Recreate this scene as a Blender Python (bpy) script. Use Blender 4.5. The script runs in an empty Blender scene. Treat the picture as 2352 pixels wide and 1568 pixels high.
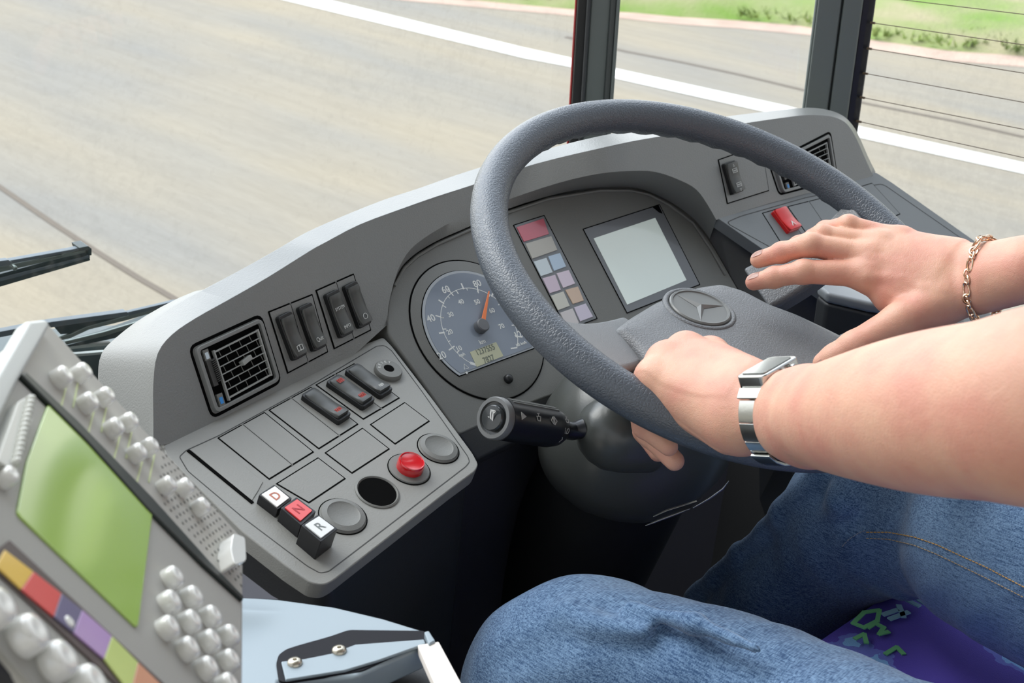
import bpy, bmesh, math, random
import numpy as np
from mathutils import Matrix, Vector
random.seed(7); rng=np.random.RandomState(5)
C=bpy.context.scene.collection
# ---------------------------------------------------------------- camera
FW,FH,FPX=2352,1568,3267.0
ZC=1.30
CX=np.array([.70909978,-.70383036,.04243014]); CY=np.array([.2445436,.30192276,.92143425]); CF=np.array([.66134403,.64301281,-.38621057])
CAM=np.array([0,0,ZC])
def at(p,d):
    "world point seen at pixel p, d metres in front of the camera"
    return CAM+CX*((p[0]-FW/2)/FPX*d)-CY*((p[1]-FH/2)/FPX*d)+CF*d
def ray(p):
    v=at(p,1)-CAM; return v/np.linalg.norm(v)
def dep(P): return float((np.asarray(P)-CAM)@CF)
def nrm(v):
    v=np.asarray(v,float); return v/np.linalg.norm(v)
class Plane:
    def __init__(s,Q,h,u):
        s.Q=np.asarray(Q,float); s.h=nrm(h); s.u=nrm(np.asarray(u)-s.h*(np.asarray(u)@s.h)); s.n=np.cross(s.h,s.u)
    def hit(s,p,off=0.):
        r=ray(p); return CAM+r*(((s.Q+s.n*off-CAM)@s.n)/(r@s.n))
    def ab(s,p,off=0.):
        d=s.hit(p,off)-s.Q; return np.array([d@s.h,d@s.u])
    def W(s,a,b,o=0.): return s.Q+s.h*a+s.u*b+s.n*o
    def M(s,a,b,o=0.,rot=0.,sc=1.):
        c,t=math.cos(rot),math.sin(rot); x=s.h*c+s.u*t; y=-s.h*t+s.u*c; q=s.W(a,b,o)
        return Matrix([[x[i]*sc,y[i]*sc,s.n[i]*sc,q[i]] for i in range(3)]+[[0,0,0,1]])
    def off(s,o): return Plane(s.Q+s.n*o,s.h,s.u)
def yt(Q,yaw,t):
    y,t=math.radians(yaw),math.radians(t)
    return Plane(Q,(math.cos(y),math.sin(y),0),(-math.sin(y)*math.cos(t),math.cos(y)*math.cos(t),math.sin(t)))
def zplane(z): return Plane((0,0,z),(1,0,0),(0,1,0))
# ---------------------------------------------------------------- materials
MATS={}
def mat(name,col,rough=.5,metal=0.,bump=0.,scale=900.,kind='noise',spec=.5,coat=0.,var=0.,vscale=40.,col2=None,sss=0.,emit=0.,stretch=None,detail=2.,aniso=None,alpha=1.,bd=.0006):
    if name in MATS: return MATS[name]
    m=bpy.data.materials.new(name); m.use_nodes=True; nt=m.node_tree; N=nt.nodes; L=nt.links
    b=N['Principled BSDF']; c4=(*col,1)
    b.inputs['Base Color'].default_value=c4; b.inputs['Roughness'].default_value=rough; b.inputs['Metallic'].default_value=metal
    b.inputs['Specular IOR Level'].default_value=spec; b.inputs['Coat Weight'].default_value=coat; b.inputs['Coat Roughness'].default_value=.08
    if sss:
        b.inputs['Subsurface Weight'].default_value=sss; b.inputs['Subsurface Radius'].default_value=(1,.35,.2); b.inputs['Subsurface Scale'].default_value=.006
    if emit:
        b.inputs['Emission Color'].default_value=c4; b.inputs['Emission Strength'].default_value=emit
    tc=N.new('ShaderNodeTexCoord'); src=tc.outputs['Object']
    if stretch:
        mp=N.new('ShaderNodeMapping'); mp.inputs['Scale'].default_value=stretch; L.new(src,mp.inputs['Vector']); src=mp.outputs['Vector']
    if bump:
        if kind=='noise':
            t=N.new('ShaderNodeTexNoise'); t.inputs['Scale'].default_value=scale; t.inputs['Detail'].default_value=detail; out=t.outputs['Fac']
        elif kind=='leather':
            w=N.new('ShaderNodeTexNoise'); w.inputs['Scale'].default_value=scale*.7; L.new(src,w.inputs['Vector'])
            mx=N.new('ShaderNodeVectorMath'); mx.operation='MULTIPLY_ADD'; mx.inputs[1].default_value=(.6/scale,)*3
            L.new(w.outputs['Color'],mx.inputs[0]); L.new(src,mx.inputs[2])
            t=N.new('ShaderNodeTexVoronoi'); t.feature='DISTANCE_TO_EDGE'; t.inputs['Scale'].default_value=scale; L.new(mx.outputs[0],t.inputs['Vector'])
            mr=N.new('ShaderNodeMapRange'); mr.inputs['From Max'].default_value=.22; L.new(t.outputs['Distance'],mr.inputs['Value']); out=mr.outputs['Result']
        if kind!='leather': L.new(src,t.inputs['Vector'])
        bp=N.new('ShaderNodeBump'); bp.inputs['Strength'].default_value=bump; bp.inputs['Distance'].default_value=bd
        L.new(out,bp.inputs['Height']); L.new(bp.outputs['Normal'],b.inputs['Normal'])
    if var or col2:
        t2=N.new('ShaderNodeTexNoise'); t2.inputs['Scale'].default_value=vscale; t2.inputs['Detail'].default_value=4.; L.new(src,t2.inputs['Vector'])
        mr=N.new('ShaderNodeMapRange'); mr.inputs['From Min'].default_value=.35; mr.inputs['From Max'].default_value=.65; L.new(t2.outputs['Fac'],mr.inputs['Value'])
        mx=N.new('ShaderNodeMix'); mx.data_type='RGBA'
        c2=col2 if col2 else tuple(x*(1-var) for x in col)
        mx.inputs['A'].default_value=c4; mx.inputs['B'].default_value=(*c2,1); L.new(mr.outputs['Result'],mx.inputs['Factor']); L.new(mx.outputs['Result'],b.inputs['Base Color'])
    MATS[name]=m; return m
def glassmat(name,tint=(1,1,1),rough=.0,dirt=0.):
    m=bpy.data.materials.new(name); m.use_nodes=True; nt=m.node_tree; N=nt.nodes; L=nt.links
    N.remove(N['Principled BSDF']); o=N['Material Output']
    tr=N.new('ShaderNodeBsdfTransparent'); tr.inputs['Color'].default_value=(*tint,1)
    gl=N.new('ShaderNodeBsdfGlossy'); gl.inputs['Roughness'].default_value=rough
    fr=N.new('ShaderNodeFresnel'); fr.inputs['IOR'].default_value=1.45
    mx=N.new('ShaderNodeMixShader'); L.new(fr.outputs[0],mx.inputs[0]); L.new(tr.outputs[0],mx.inputs[1]); L.new(gl.outputs[0],mx.inputs[2])
    out=mx.outputs[0]
    if dirt:
        df=N.new('ShaderNodeBsdfDiffuse'); df.inputs['Color'].default_value=(.75,.72,.65,1)
        tc=N.new('ShaderNodeTexCoord'); t=N.new('ShaderNodeTexNoise'); t.inputs['Scale'].default_value=90; t.inputs['Detail'].default_value=6; L.new(tc.outputs['Object'],t.inputs['Vector'])
        t3=N.new('ShaderNodeTexNoise'); t3.inputs['Scale'].default_value=3; L.new(tc.outputs['Object'],t3.inputs['Vector'])
        mm=N.new('ShaderNodeMath'); mm.operation='MULTIPLY'; L.new(t.outputs['Fac'],mm.inputs[0]); L.new(t3.outputs['Fac'],mm.inputs[1])
        mr=N.new('ShaderNodeMapRange'); mr.inputs['From Min'].default_value=.27; mr.inputs['From Max'].default_value=.42; mr.inputs['To Max'].default_value=dirt; L.new(mm.outputs[0],mr.inputs['Value'])
        m2=N.new('ShaderNodeMixShader'); L.new(mr.outputs['Result'],m2.inputs[0]); L.new(out,m2.inputs[1]); L.new(df.outputs[0],m2.inputs[2]); out=m2.outputs[0]
    L.new(out,o.inputs['Surface']); return m
DASH=mat('dash_plastic',(.235,.242,.235),.36,bump=.45,scale=620,spec=.6,var=.06,vscale=9)
PANEL=mat('panel_plastic',(.185,.187,.176),.5,bump=.3,scale=800)
PLATE=mat('plate_plastic',(.285,.285,.268),.5,bump=.35,scale=700)
DARK=mat('dark_plastic',(.018,.02,.024),.5,bump=.2,scale=700)
GAP=mat('black_gap',(.002,.002,.002),.8,spec=.05)
RUB=mat('black_rubber',(.012,.013,.014),.42)
SWI=mat('switch_plastic',(.075,.078,.074),.33,bump=.08,scale=1200)
SWB=mat('switch_base',(.01,.011,.012),.4)
LEG=mat('legend_white',(.75,.76,.74),.5)
LEGR=mat('legend_red',(.6,.05,.03),.5)
RED=mat('red_plastic',(.72,.012,.012),.25,coat=.4)
REDC=mat('red_lens',(.62,.004,.01),.12,coat=.8,spec=.8)
WHITE=mat('white_plastic',(.8,.81,.8),.35)
LEATH=mat('wheel_leather',(.085,.1,.122),.34,bump=.5,scale=330,kind='leather',spec=.6,bd=.0004)
HUBM=mat('hub_leather',(.165,.173,.183),.42,bump=.45,scale=360,kind='leather',bd=.0004)
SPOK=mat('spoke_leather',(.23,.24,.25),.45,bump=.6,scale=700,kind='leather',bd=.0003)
MET=mat('brushed_steel',(.55,.55,.53),.22,1.)
STEEL=mat('tray_metal',(.27,.33,.37),.42,0.,bump=.05,scale=400,spec=.6)
MACH=mat('machine_plastic',(.43,.42,.38),.55,bump=.06,scale=900)
KEY=mat('key_plastic',(.86,.86,.82),.1,coat=.8,spec=.7)
# ---------------------------------------------------------------- mesh helpers
def obj(name,bm,m,parent=None,smooth=35,bevel=0.,seg=3,wn=True,mods=()):
    me=bpy.data.meshes.new(name)
    if isinstance(bm,bmesh.types.BMesh):
        bmesh.ops.recalc_face_normals(bm,faces=bm.faces); bm.to_mesh(me); bm.free()
    else: me.from_pydata([tuple(map(float,v)) for v in bm[0]],[],bm[1]); me.validate()
    ms=m if isinstance(m,(list,tuple)) else [m]
    for x in ms: me.materials.append(x)
    if smooth:
        me.polygons.foreach_set('use_smooth',[True]*len(me.polygons)); me.update(); me.set_sharp_from_angle(angle=math.radians(smooth))
    o=bpy.data.objects.new(name,me); C.objects.link(o); 
    if parent is not None: o.parent=parent; o.matrix_parent_inverse=parent.matrix_basis.inverted()
    if bevel:
        b=o.modifiers.new('b','BEVEL'); b.width=bevel; b.segments=seg; b.limit_method='ANGLE'; b.angle_limit=math.radians(28); b.harden_normals=False
        if wn: w=o.modifiers.new('w','WEIGHTED_NORMAL'); w.keep_sharp=False; me.set_sharp_from_angle(angle=math.radians(180))
    return o
def empty(name,loc,label=None,cat=None,group=None):
    o=bpy.data.objects.new(name,None); C.objects.link(o); o.location=tuple(map(float,loc)); o.empty_display_size=.05
    if label: o['label']=label
    if cat: o['category']=cat
    if group: o['group']=group
    return o
def tag(o,label=None,cat=None,group=None,kind=None):
    if label: o['label']=label
    if cat: o['category']=cat
    if group: o['group']=group
    if kind: o['kind']=kind
    return o
def BM(): return bmesh.new()
def add_prism(bm,pts,lo,hi,mi=0):
    "pts: list of (bottom,top) 3-D pairs"
    b=[bm.verts.new(tuple(p[0])) for p in pts]; t=[bm.verts.new(tuple(p[1])) for p in pts]; n=len(pts)
    fs=[bm.faces.new(b[::-1]),bm.faces.new(t)]
    for i in range(n): fs.append(bm.faces.new([b[i],b[(i+1)%n],t[(i+1)%n],t[i]]))
    for f in fs: f.material_index=mi
    return t
def roundpoly(ab,r,seg=4):
    if not r: return [np.array(p) for p in ab]
    out=[]; n=len(ab)
    for i in range(n):
        p=np.array(ab[i]); a=np.array(ab[i-1]); c=np.array(ab[(i+1)%n]); rr=r[i] if isinstance(r,(list,tuple)) else r
        d1=a-p; d2=c-p; l1=np.linalg.norm(d1); l2=np.linalg.norm(d2); k=min(rr,l1*.48,l2*.48)
        if k<1e-6: out.append(p); continue
        s=p+d1/l1*k; e=p+d2/l2*k
        for j in range(seg+1):
            t=j/seg; out.append((1-t)**2*s+2*t*(1-t)*p+t*t*e)
    return out
def prism_ab(bm,pl,ab,lo,hi,r=0,mi=0,grow=0.,hig=None):
    ab=[np.array(p,float) for p in ab]
    if grow:
        c=sum(ab)/len(ab); n=len(ab); A=sum(ab[i][0]*ab[(i+1)%n][1]-ab[(i+1)%n][0]*ab[i][1] for i in range(n)); sg=1 if A>0 else -1
        new=[]
        for i in range(n):
            e1=nrm(ab[i]-ab[i-1]); e2=nrm(ab[(i+1)%n]-ab[i]); n1=np.array([e1[1],-e1[0]])*sg; n2=np.array([e2[1],-e2[0]])*sg
            m=n1+n2; new.append(ab[i]+m*grow/max(.3,(m@n1)))
        ab=new
    q=roundpoly(ab,r)
    return add_prism(bm,[(pl.W(a,b,lo),pl.W(a,b,hi)) for a,b in q],lo,hi,mi)
def PXP(pl,px,off=0.): return [pl.ab(p,off) for p in px]
def prism(name,pl,px,lo,hi,m,parent=None,r=0,bevel=0.,ref=None,grow=0.,seg=3,smooth=35):
    bm=BM(); prism_ab(bm,pl,PXP(pl,px,hi if ref is None else ref),lo,hi,r,0,grow); return obj(name,bm,m,parent,smooth=smooth,bevel=bevel,seg=seg)
def lathe(bm,Mx,prof,n=32,sx=1.,sy=1.,cap=True,mi=0):
    "prof: (r,z) list; Mx 4x4 matrix"
    rows=[]
    for r,z in prof:
        rows.append([bm.verts.new(Mx@Vector((r*sx*math.cos(2*math.pi*i/n),r*sy*math.sin(2*math.pi*i/n),z))) for i in range(n)])
    for a,b in zip(rows,rows[1:]):
        for i in range(n): bm.faces.new([a[i],a[(i+1)%n],b[(i+1)%n],b[i]]).material_index=mi
    if cap: bm.faces.new(rows[0][::-1]).material_index=mi; bm.faces.new(rows[-1]).material_index=mi
    return rows
def tube(bm,P,r,n=10,closed=False,mi=0,flat=None):
    P=[np.asarray(p,float) for p in P]; R=r if hasattr(r,'__len__') else [r]*len(P); rows=[]; up=None; m=len(P)
    for i,p in enumerate(P):
        t=nrm(P[(i+1)%m]-P[i-1]) if closed else nrm(P[min(i+1,m-1)]-P[max(i-1,0)])
        if up is None: up=np.cross(t,[0,0,1.]) if abs(t[2])<.9 else np.cross(t,[1.,0,0])
        x=nrm(up-t*(up@t)); up=x; y=np.cross(t,x)
        rows.append([bm.verts.new(tuple(p+R[i]*(x*math.cos(2*math.pi*k/n)+y*math.sin(2*math.pi*k/n)))) for k in range(n)])
    for i in range(m if closed else m-1):
        a,b=rows[i],rows[(i+1)%m]
        for k in range(n): bm.faces.new([a[k],a[(k+1)%n],b[(k+1)%n],b[k]]).material_index=mi
    if not closed: bm.faces.new(rows[0][::-1]).material_index=mi; bm.faces.new(rows[-1]).material_index=mi
    return rows
def text_bm(bm,s,Mx,size,ext=.00012,bold=0.,mi=0,squash=1.):
    cu=bpy.data.curves.new('t','FONT'); cu.body=s; cu.size=size; cu.extrude=ext; cu.align_x='CENTER'; cu.align_y='CENTER'; cu.offset=bold; cu.resolution_u=3
    o=bpy.data.objects.new('t',cu); me=bpy.data.meshes.new_from_object(o)
    me.transform(Mx@Matrix.Diagonal((squash,1,1,1)))
    for p in me.polygons: p.material_index=mi
    bm.from_mesh(me); bpy.data.objects.remove(o); bpy.data.meshes.remove(me); bpy.data.curves.remove(cu)
def line_bm(bm,pl,pts,w,o0=0.,o1=.0003,mi=0,closed=False):
    "flat ribbon through ab points on a plane"
    pts=[np.array(p,float) for p in pts]; n=len(pts)
    for i in range(n if closed else n-1):
        a,b=pts[i],pts[(i+1)%n]; d=nrm(b-a); q=np.array([-d[1],d[0]])*w/2; e=d*w*.3
        prism_ab(bm,pl,[a-q-e,b-q+e,b+q+e,a+q-e],o0,o1+(i%7)*8e-6,0,mi)
def inset_ring(bm,pl,ab,w,lo,hi,r=0,mi=0):
    "ring between polygon and the polygon grown by w"
    def grow(ab,g):
        n=len(ab); A=sum(ab[i][0]*ab[(i+1)%n][1]-ab[(i+1)%n][0]*ab[i][1] for i in range(n)); sg=1 if A>0 else -1; new=[]
        for i in range(n):
            e1=nrm(ab[i]-ab[i-1]); e2=nrm(ab[(i+1)%n]-ab[i]); n1=np.array([e1[1],-e1[0]])*sg; n2=np.array([e2[1],-e2[0]])*sg; m=n1+n2
            new.append(ab[i]+m*g/max(.3,(m@n1)))
        return new
    ab=[np.array(p,float) for p in ab]; a=roundpoly(ab,r); b=roundpoly(grow(ab,w),r+w if r else 0)
    n=len(a); V=[[bm.verts.new(tuple(pl.W(p[0],p[1],o))) for p in q] for q,o in ((a,lo),(a,hi),(b,hi),(b,lo))]
    for k in range(4):
        x,y=V[k],V[(k+1)%4]
        for i in range(n): bm.faces.new([x[i],x[(i+1)%n],y[(i+1)%n],y[i]]).material_index=mi
# ---------------------------------------------------------------- planes of the dashboard (x right, y forward, z up)
def rel(x,y,z): return np.array([x,y,z+ZC])
IP=yt(at((1100,750),1.45),0,45)                       # instrument panel, 45 degrees
LP=yt(IP.hit((893,740)),9.5,67.5)                     # left upper face
RP=yt(at((1700,420),1.72),2,65)                       # right upper face
def hinge(pl,p1,p2,tilt):
    a,b=pl.hit(p1),pl.hit(p2); h=nrm(b-a); f=nrm(np.cross([0,0,1.],h)); t=math.radians(tilt)
    return Plane(a,h,f*math.cos(t)+np.cross(h,f)*math.sin(t))
PP=hinge(LP,(400,1015),(888,779),20)                  # left switch console
QP=hinge(RP,(1645,505),(1990,410),38)                 # right switch console
dash=empty('dashboard',LP.hit((893,740))-np.array([0,0,.5]),'grey moulded bus dashboard wrapping round the driver, with instrument panel and switches','dashboard')
F=[(352,1012),(352,960),(352,880),(362,812),(395,768),(450,730),(527,687),(616,636),(712,576),(750,555),(827,515),(926,478),(1003,451),(1087,424),(1200,385),(1284,362),(1366,343),(1448,325),(1536,310),(1620,297),(1710,283),(1800,270),(1855,264),(1903,266),(1932,275),(1950,290),(1968,320),(1990,370),(2005,402)]
B=[(341,1005),(340,945),(331,872),(316,812),(326,770),(365,725),(462,668),(555,618),(640,570),(700,535),(780,499),(880,459),(965,431),(1050,401),(1150,370),(1245,345),(1330,323),(1408,306),(1500,290),(1590,279),(1669,267),(1760,256),(1855,247),(1905,253),(1935,265),(1953,281),(1970,306),(1994,360),(2011,394)]
S=[(240,1010),(230,940),(225,862),(233,812),(264,777),(334,725),(448,668)]
H=[(890,745),(893,700),(907,641),(921,606),(942,574),(974,547),(1022,518),(1078,492),(1162,460),(1284,420),(1377,399),(1448,393),(1506,395),(1564,415),(1600,436),(1625,470),(1645,505)]
K=[(889,750),(891,700),(904,652),(922,614),(950,586),(980,566),(1020,545),(1078,520),(1162,481),(1284,444),(1377,430),(1448,430),(1494,441),(1541,464),(1575,487),(1603,512),(1630,548)]
def tb(x): return min(1,max(0,(x-1087)/(1448-1087)))
def face(p):
    t=tb(p[0]); t=t*t*(3-2*t); return LP.hit(p)*(1-t)+RP.hit(p)*t
bm=BM(); V=lambda p: bm.verts.new(tuple(p))
def crom(P,n=3):
    P=[np.array(p,float) for p in P]; Q=[2*P[0]-P[1]]+P+[2*P[-1]-P[-2]]; out=[]
    for i in range(1,len(Q)-2):
        a,b_,c,d=Q[i-1:i+3]
        for j in range(n):
            t=j/n; out.append(.5*((2*b_)+(-a+c)*t+(2*a-5*b_+4*c-d)*t*t+(-a+3*b_-3*c+d)*t**3))
    return out+[P[-1]]
Fp=[face(p) for p in F]; Bp=[]
for i,(p,q) in enumerate(zip(B,Fp)):
    if i<5: Bp.append(at(p,dep(q)+(.01,.012,.016,.022,.025)[i]))
    elif i==5: Bp.append(at(p,dep(q)+.019))
    elif i>=23: Bp.append(at(p,dep(q)+.05))
    else: Bp.append(zplane(q[2]).hit(p))
Sp=[]
for i in range(29):
    if i<7: Sp.append(at(S[i],dep(Bp[i])+(.05,.05,.05,.045,.04,.03,.015)[i]))
    elif i<23: Sp.append(Bp[i]+np.array([0,.012,-.02]))
    else: Sp.append(Bp[i]+np.array([.012,.01,-.02]))
Fv,Bv,Sv=[[V(p) for p in crom(X)] for X in (Fp,Bp,Sp)]; NF=len(Fv)
Hv=[V(p) for p in crom([face(p) for p in H])]; Kv=[V(p) for p in crom([IP.hit(p,.002) for p in K])]
crease=[(400,1015),(496,966),(687,874),(815,813)]
cp=[V(LP.hit(p)) for p in crease]
crR=[(1700,487),(1770,466),(1850,445),(1940,424),(1990,410)]; rp=[V(RP.hit(p)) for p in crR]
c0=V(LP.hit((372,1022)))
bm.faces.new([Fv[0],c0]+cp+Hv[:22]+Fv[39:0:-1])
for a_,b_ in ((13,7),(14,8),(15,9),(16,10)):
    for k in range(3): bm.faces.new([Fv[a_*3+k],Fv[a_*3+k+1],Hv[b_*3+k+1],Hv[b_*3+k]])
bm.faces.new(Fv[51:]+rp[::-1]+Hv[48:32:-1])
for i in range(NF-1): bm.faces.new([Fv[i],Bv[i],Bv[i+1],Fv[i+1]])
Tv=[V(np.array(v.co)+np.array([0,.02,-.35])) for v in Sv]
for i in range(NF-1):
    bm.faces.new([Bv[i],Sv[i],Sv[i+1],Bv[i+1]]); bm.faces.new([Sv[i],Tv[i],Tv[i+1],Sv[i+1]])
for i in range(len(Hv)-1): bm.faces.new([Hv[i],Hv[i+1],Kv[i+1],Kv[i]])
obj('dash_shell',bm,DASH,dash,bevel=.007,seg=4)
# instrument panel
ipx=[(893,770),(888,735),(891,692),(902,654),(924,612),(955,583),(1003,554),(1078,521),(1162,483),(1260,450),(1377,431),(1448,431),(1494,442),(1541,465),(1600,508),(1640,566),(1677,631),(1740,740),(1640,790),(1480,830),(1330,886),(1232,921),(1101,979),(1055,999)]
prism('instrument_panel',IP,ipx,-.05,.0,PANEL,dash,r=.004,bevel=.0025,ref=0)
lip=BM(); tube(lip,[IP.hit(p,.001) for p in [(906,656),(928,616),(958,589),(1003,562),(1078,529),(1162,490),(1260,457),(1377,438),(1448,438),(1490,447),(1535,470),(1592,512),(1630,568),(1666,631)]],.0016,8); obj('panel_edge_bead',lip,PANEL,dash)
# lower fascia under the instrument panel and dark knee panel
fold=[(1000,925),(1055,999),(1101,979),(1232,921),(1330,886),(1480,830),(1640,790),(1740,740)]
low=[(1040,1000),(1096,1056),(1176,1016),(1260,975),(1350,935),(1500,880),(1660,830),(1770,780)]
a=[IP.hit(p,-.001) for p in fold]; b=[at(p,dep(q)+.015) for p,q in zip(low,a)]; n=len(a)
c=[q+np.array([0,.03,-.03]) for q in b]; d=[q+np.array([0,.05,-.8]) for q in c]
obj('lower_fascia',(a+b+c,[[i,i+1,n+i+1,n+i] for i in range(n-1)]+[[n+i,n+i+1,2*n+i+1,2*n+i] for i in range(n-1)]),mat('fascia_plastic',(.075,.078,.08),.5,bump=.2,scale=700),dash,bevel=.003)
obj('knee_panel',(c+d,[[i,i+1,n+i+1,n+i] for i in range(n-1)]),mat('knee_plastic',(.05,.05,.062),.6,bump=.2,scale=600),dash)
# left console plate
plpx=[(370,1004),(496,952),(687,860),(815,799),(880,774),(900,795),(1000,925),(1085,1040),(1099,1066),(1092,1082),(1040,1120),(765,1334),(745,1344),(715,1340),(660,1303),(560,1225),(470,1135),(380,1044)]
prism('left_console',PP,plpx,-.016,.0005,PLATE,dash,r=.004,bevel=.005,ref=0,seg=4)
inl=[(413,1050),(428,1036),(505,1001),(700,895),(866,796),(883,795),(898,806),(968,900),(1073,1049),(1077,1061),(1068,1072),(754,1312),(735,1316),(706,1300),(560,1190),(432,1082)]
bm=BM(); inset_ring(bm,PP,PXP(PP,inl),.0009,.0004,.0007,r=.002); obj('console_groove',bm,mat('groove',(.05,.05,.048),.6),dash)
body=[(430,1060),(880,800),(1080,1066),(1060,1085),(770,1310),(745,1322),(700,1305),(560,1205),(470,1115)]
bt=[PP.hit(p,-.014) for p in body]; bm=BM()
cen=sum(bt)/len(bt)
add_prism(bm,[((p+(cen-p)*np.array([.18,.18,0]))*np.array([1,1,0])+np.array([.03,.05,.0]),p) for p in bt],0,0); obj('console_body',bm,mat('console_body_plastic',(.028,.03,.034),.42,bump=.2,scale=500,spec=.5),dash,bevel=.008)
def blank(px,split=None,pl=PP,m=PLATE,parent=dash,name='switch_blank'):
    bm=BM(); ab=PXP(pl,px)
    prism_ab(bm,pl,ab,-.001,.0007,r=.0006,mi=1,grow=.0004)
    if split:
        s0,s1=pl.ab(split[0]),pl.ab(split[1]); e=nrm(ab[1]-ab[0]); s0=ab[0]+e*((s0-ab[0])@e); e=nrm(ab[2]-ab[3]); s1=ab[3]+e*((s1-ab[3])@e)
        prism_ab(bm,pl,[ab[0],s0,s1,ab[3]],0,.001,mi=0,grow=-.0009); prism_ab(bm,pl,[s0,ab[1],ab[2],s1],0,.001,mi=0,grow=-.0009)
        line_bm(bm,pl,[s0,s1],.0016,0,.00095,mi=2); line_bm(bm,pl,[s0,s1],.0005,0,.00105,mi=1)
    else: prism_ab(bm,pl,ab,0,.001,mi=0,grow=-.0009)
    return obj(name,bm,[m,GAP,m],parent)
blank([(500,1007),(607,948),(720,1039),(618,1102)],[(558,977),(668,1067)])
blank([(617,943),(714,890),(822,975),(732,1032)],[(669,916),(776,1000)])
blank([(725,885),(813,836),(917,915),(834,964)],[(769,860),(876,940)])
blank([(850,976),(929,925),(986,968),(907,1021)])
blank([(746,1041),(832,984),(894,1032),(808,1088)])
blank([(634,1112),(730,1052),(793,1100),(709,1156)])
# rocker switches
def rocker(pl,quad,hs,m=SWI,mb=SWB,parent=dash,name='rocker_switch',sc=1.,base=.0062,topscale=.86,label=None,mbev=.0012):
    TL,TR,BR,BL=[pl.ab(p) for p in quad]; c=(TL+TR+BR+BL)/4
    ax=nrm((TR+BR)-(TL+BL)); ay=nrm((TL+TR)-(BL+BR)); ay=nrm(ay-ax*(ax@ay)); w=np.linalg.norm((TR+BR)-(TL+BL))/2; l=np.linalg.norm((TL+TR)-(BL+BR))/2
    bm=BM(); q=[c+ax*w/2*sx+ay*l/2*sy for sx,sy in ((-1,-1),(1,-1),(1,1),(-1,1))]
    prism_ab(bm,pl,q,-.002,base,r=.003,mi=0); o=obj(name,bm,mb,parent,bevel=.0008)
    if label: o['label']=label
    # cap: grid swept along the length
    bm=BM(); n=12; rows=[]
    for j in range(n+1):
        t=j/n; y=(t-.5)*l*topscale; hz=np.interp(t,np.linspace(0,1,len(hs)),hs)
        r=[]
        for s,z in ((-1,base-.001),(-1,hz-.0012),(-.86,hz-.0002),(0,hz-.0004),(.86,hz-.0002),(1,hz-.0012),(1,base-.001)):
            inw=1.
            if j in(0,n): inw=.9
            p=c+ax*(w/2*topscale*s*inw)+ay*y; r.append(bm.verts.new(tuple(pl.W(p[0],p[1],z if j not in(0,n) else min(z,hz-.001)))))
        rows.append(r)
    for a,b in zip(rows,rows[1:]):
        for i in range(6): bm.faces.new([a[i],a[i+1],b[i+1],b[i]])
    bm.faces.new(rows[0]); bm.faces.new(rows[-1][::-1])
    k=obj('rocker_cap',bm,m,o,smooth=50)
    return o,pl,c,ax,ay,w,l
def legend(sw,txt,ty,z,size,m=LEG,tx=0.,squash=.85):
    o,pl,c,ax,ay,w,l=sw; p=c+ay*ty*l+ax*tx*w; bm=BM(); rot=math.atan2(ax[1],ax[0])
    if callable(txt): txt(bm,pl,p,rot,size,z)
    else: text_bm(bm,txt,pl.M(p[0],p[1],z,rot),size,squash=squash)
    return obj('legend',bm,m,o,smooth=0)
def icon(lines,w=.08,closed=False):
    def f(bm,pl,p,rot,size,z):
        c,s=math.cos(rot),math.sin(rot)
        for L in lines:
            line_bm(bm,pl,[(p[0]+(x*c-y*s)*size,p[1]+(x*s+y*c)*size) for x,y in L],w*size,z-.0002,z+.0001)
    return f
circ=lambda r,cx=0,cy=0,a0=0,a1=360,n=20:[(cx+r*math.cos(math.radians(a0+(a1-a0)*i/n)),cy+r*math.sin(math.radians(a0+(a1-a0)*i/n))) for i in range(n+1)]
book=icon([[(-.5,.3),(-.1,.4),(0,.25),(.1,.4),(.5,.3),(.5,-.4),(.1,-.3),(0,-.4),(-.1,-.3),(-.5,-.4),(-.5,.3)],[(0,.25),(0,-.4)]])
busic=icon([[(-.6,.3),(.6,.3),(.6,-.3),(-.6,-.3),(-.6,.3)],[(-.3,.1),(-.3,-.15)],[(0,.1),(0,-.15)],[(.3,.1),(.3,-.15)],[(-.5,0),(.5,0)]],.07)
ring=icon([circ(.45)],.07)
for px,sp in (([(616,716),(716,676),(752,808),(660,857)],[(666,698),(706,831)]),([(725,667),(811,629),(851,758),(767,801)],[(771,649),(811,777)])):
    blank(px,sp,LP,DASH,name='switch_frame')
up=[.011,.0085,.0075,.008,.0095]
A=rocker(LP,[(633,727),(664,714),(692,815),(662,834)],up); legend(A,book,-.28,.0096,.0068)
Bs=rocker(LP,[(679,707),(709,694),(738,796),(709,812)],up); legend(Bs,'Quit',-.28,.0096,.0056)
Cs=rocker(LP,[(741,677),(771,664),(801,764),(772,781)],up); legend(Cs,'SYSTEM',.12,.0084,.0044); legend(Cs,'INFO',-.3,.0097,.0046)
Ds=rocker(LP,[(784,658),(812,645),(843,742),(815,759)],up); legend(Ds,ring,-.28,.0095,.006)
up2=[.0105,.0085,.0075,.008,.009]
tri=icon([[(-.5,-.4),(.5,-.4),(0,.5),(-.5,-.4)]],.1); 
legs=icon([[(-.8,.5),(.8,.5)],[(-.8,.25),(.8,.25)],[(-.8,0),(.8,0)],[(-.8,-.25),(.8,-.25)],[(-.8,-.5),(.8,-.5)],[(-.8,.5),(-.8,-.5)],[(0,.5),(0,-.5)],[(.8,.5),(.8,-.5)]],.1)
E_=rocker(PP,[(690,916),(721,898),(801,962),(773,982)],up2); legend(E_,legs,-.3,.0092,.0042,LEGR)
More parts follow.
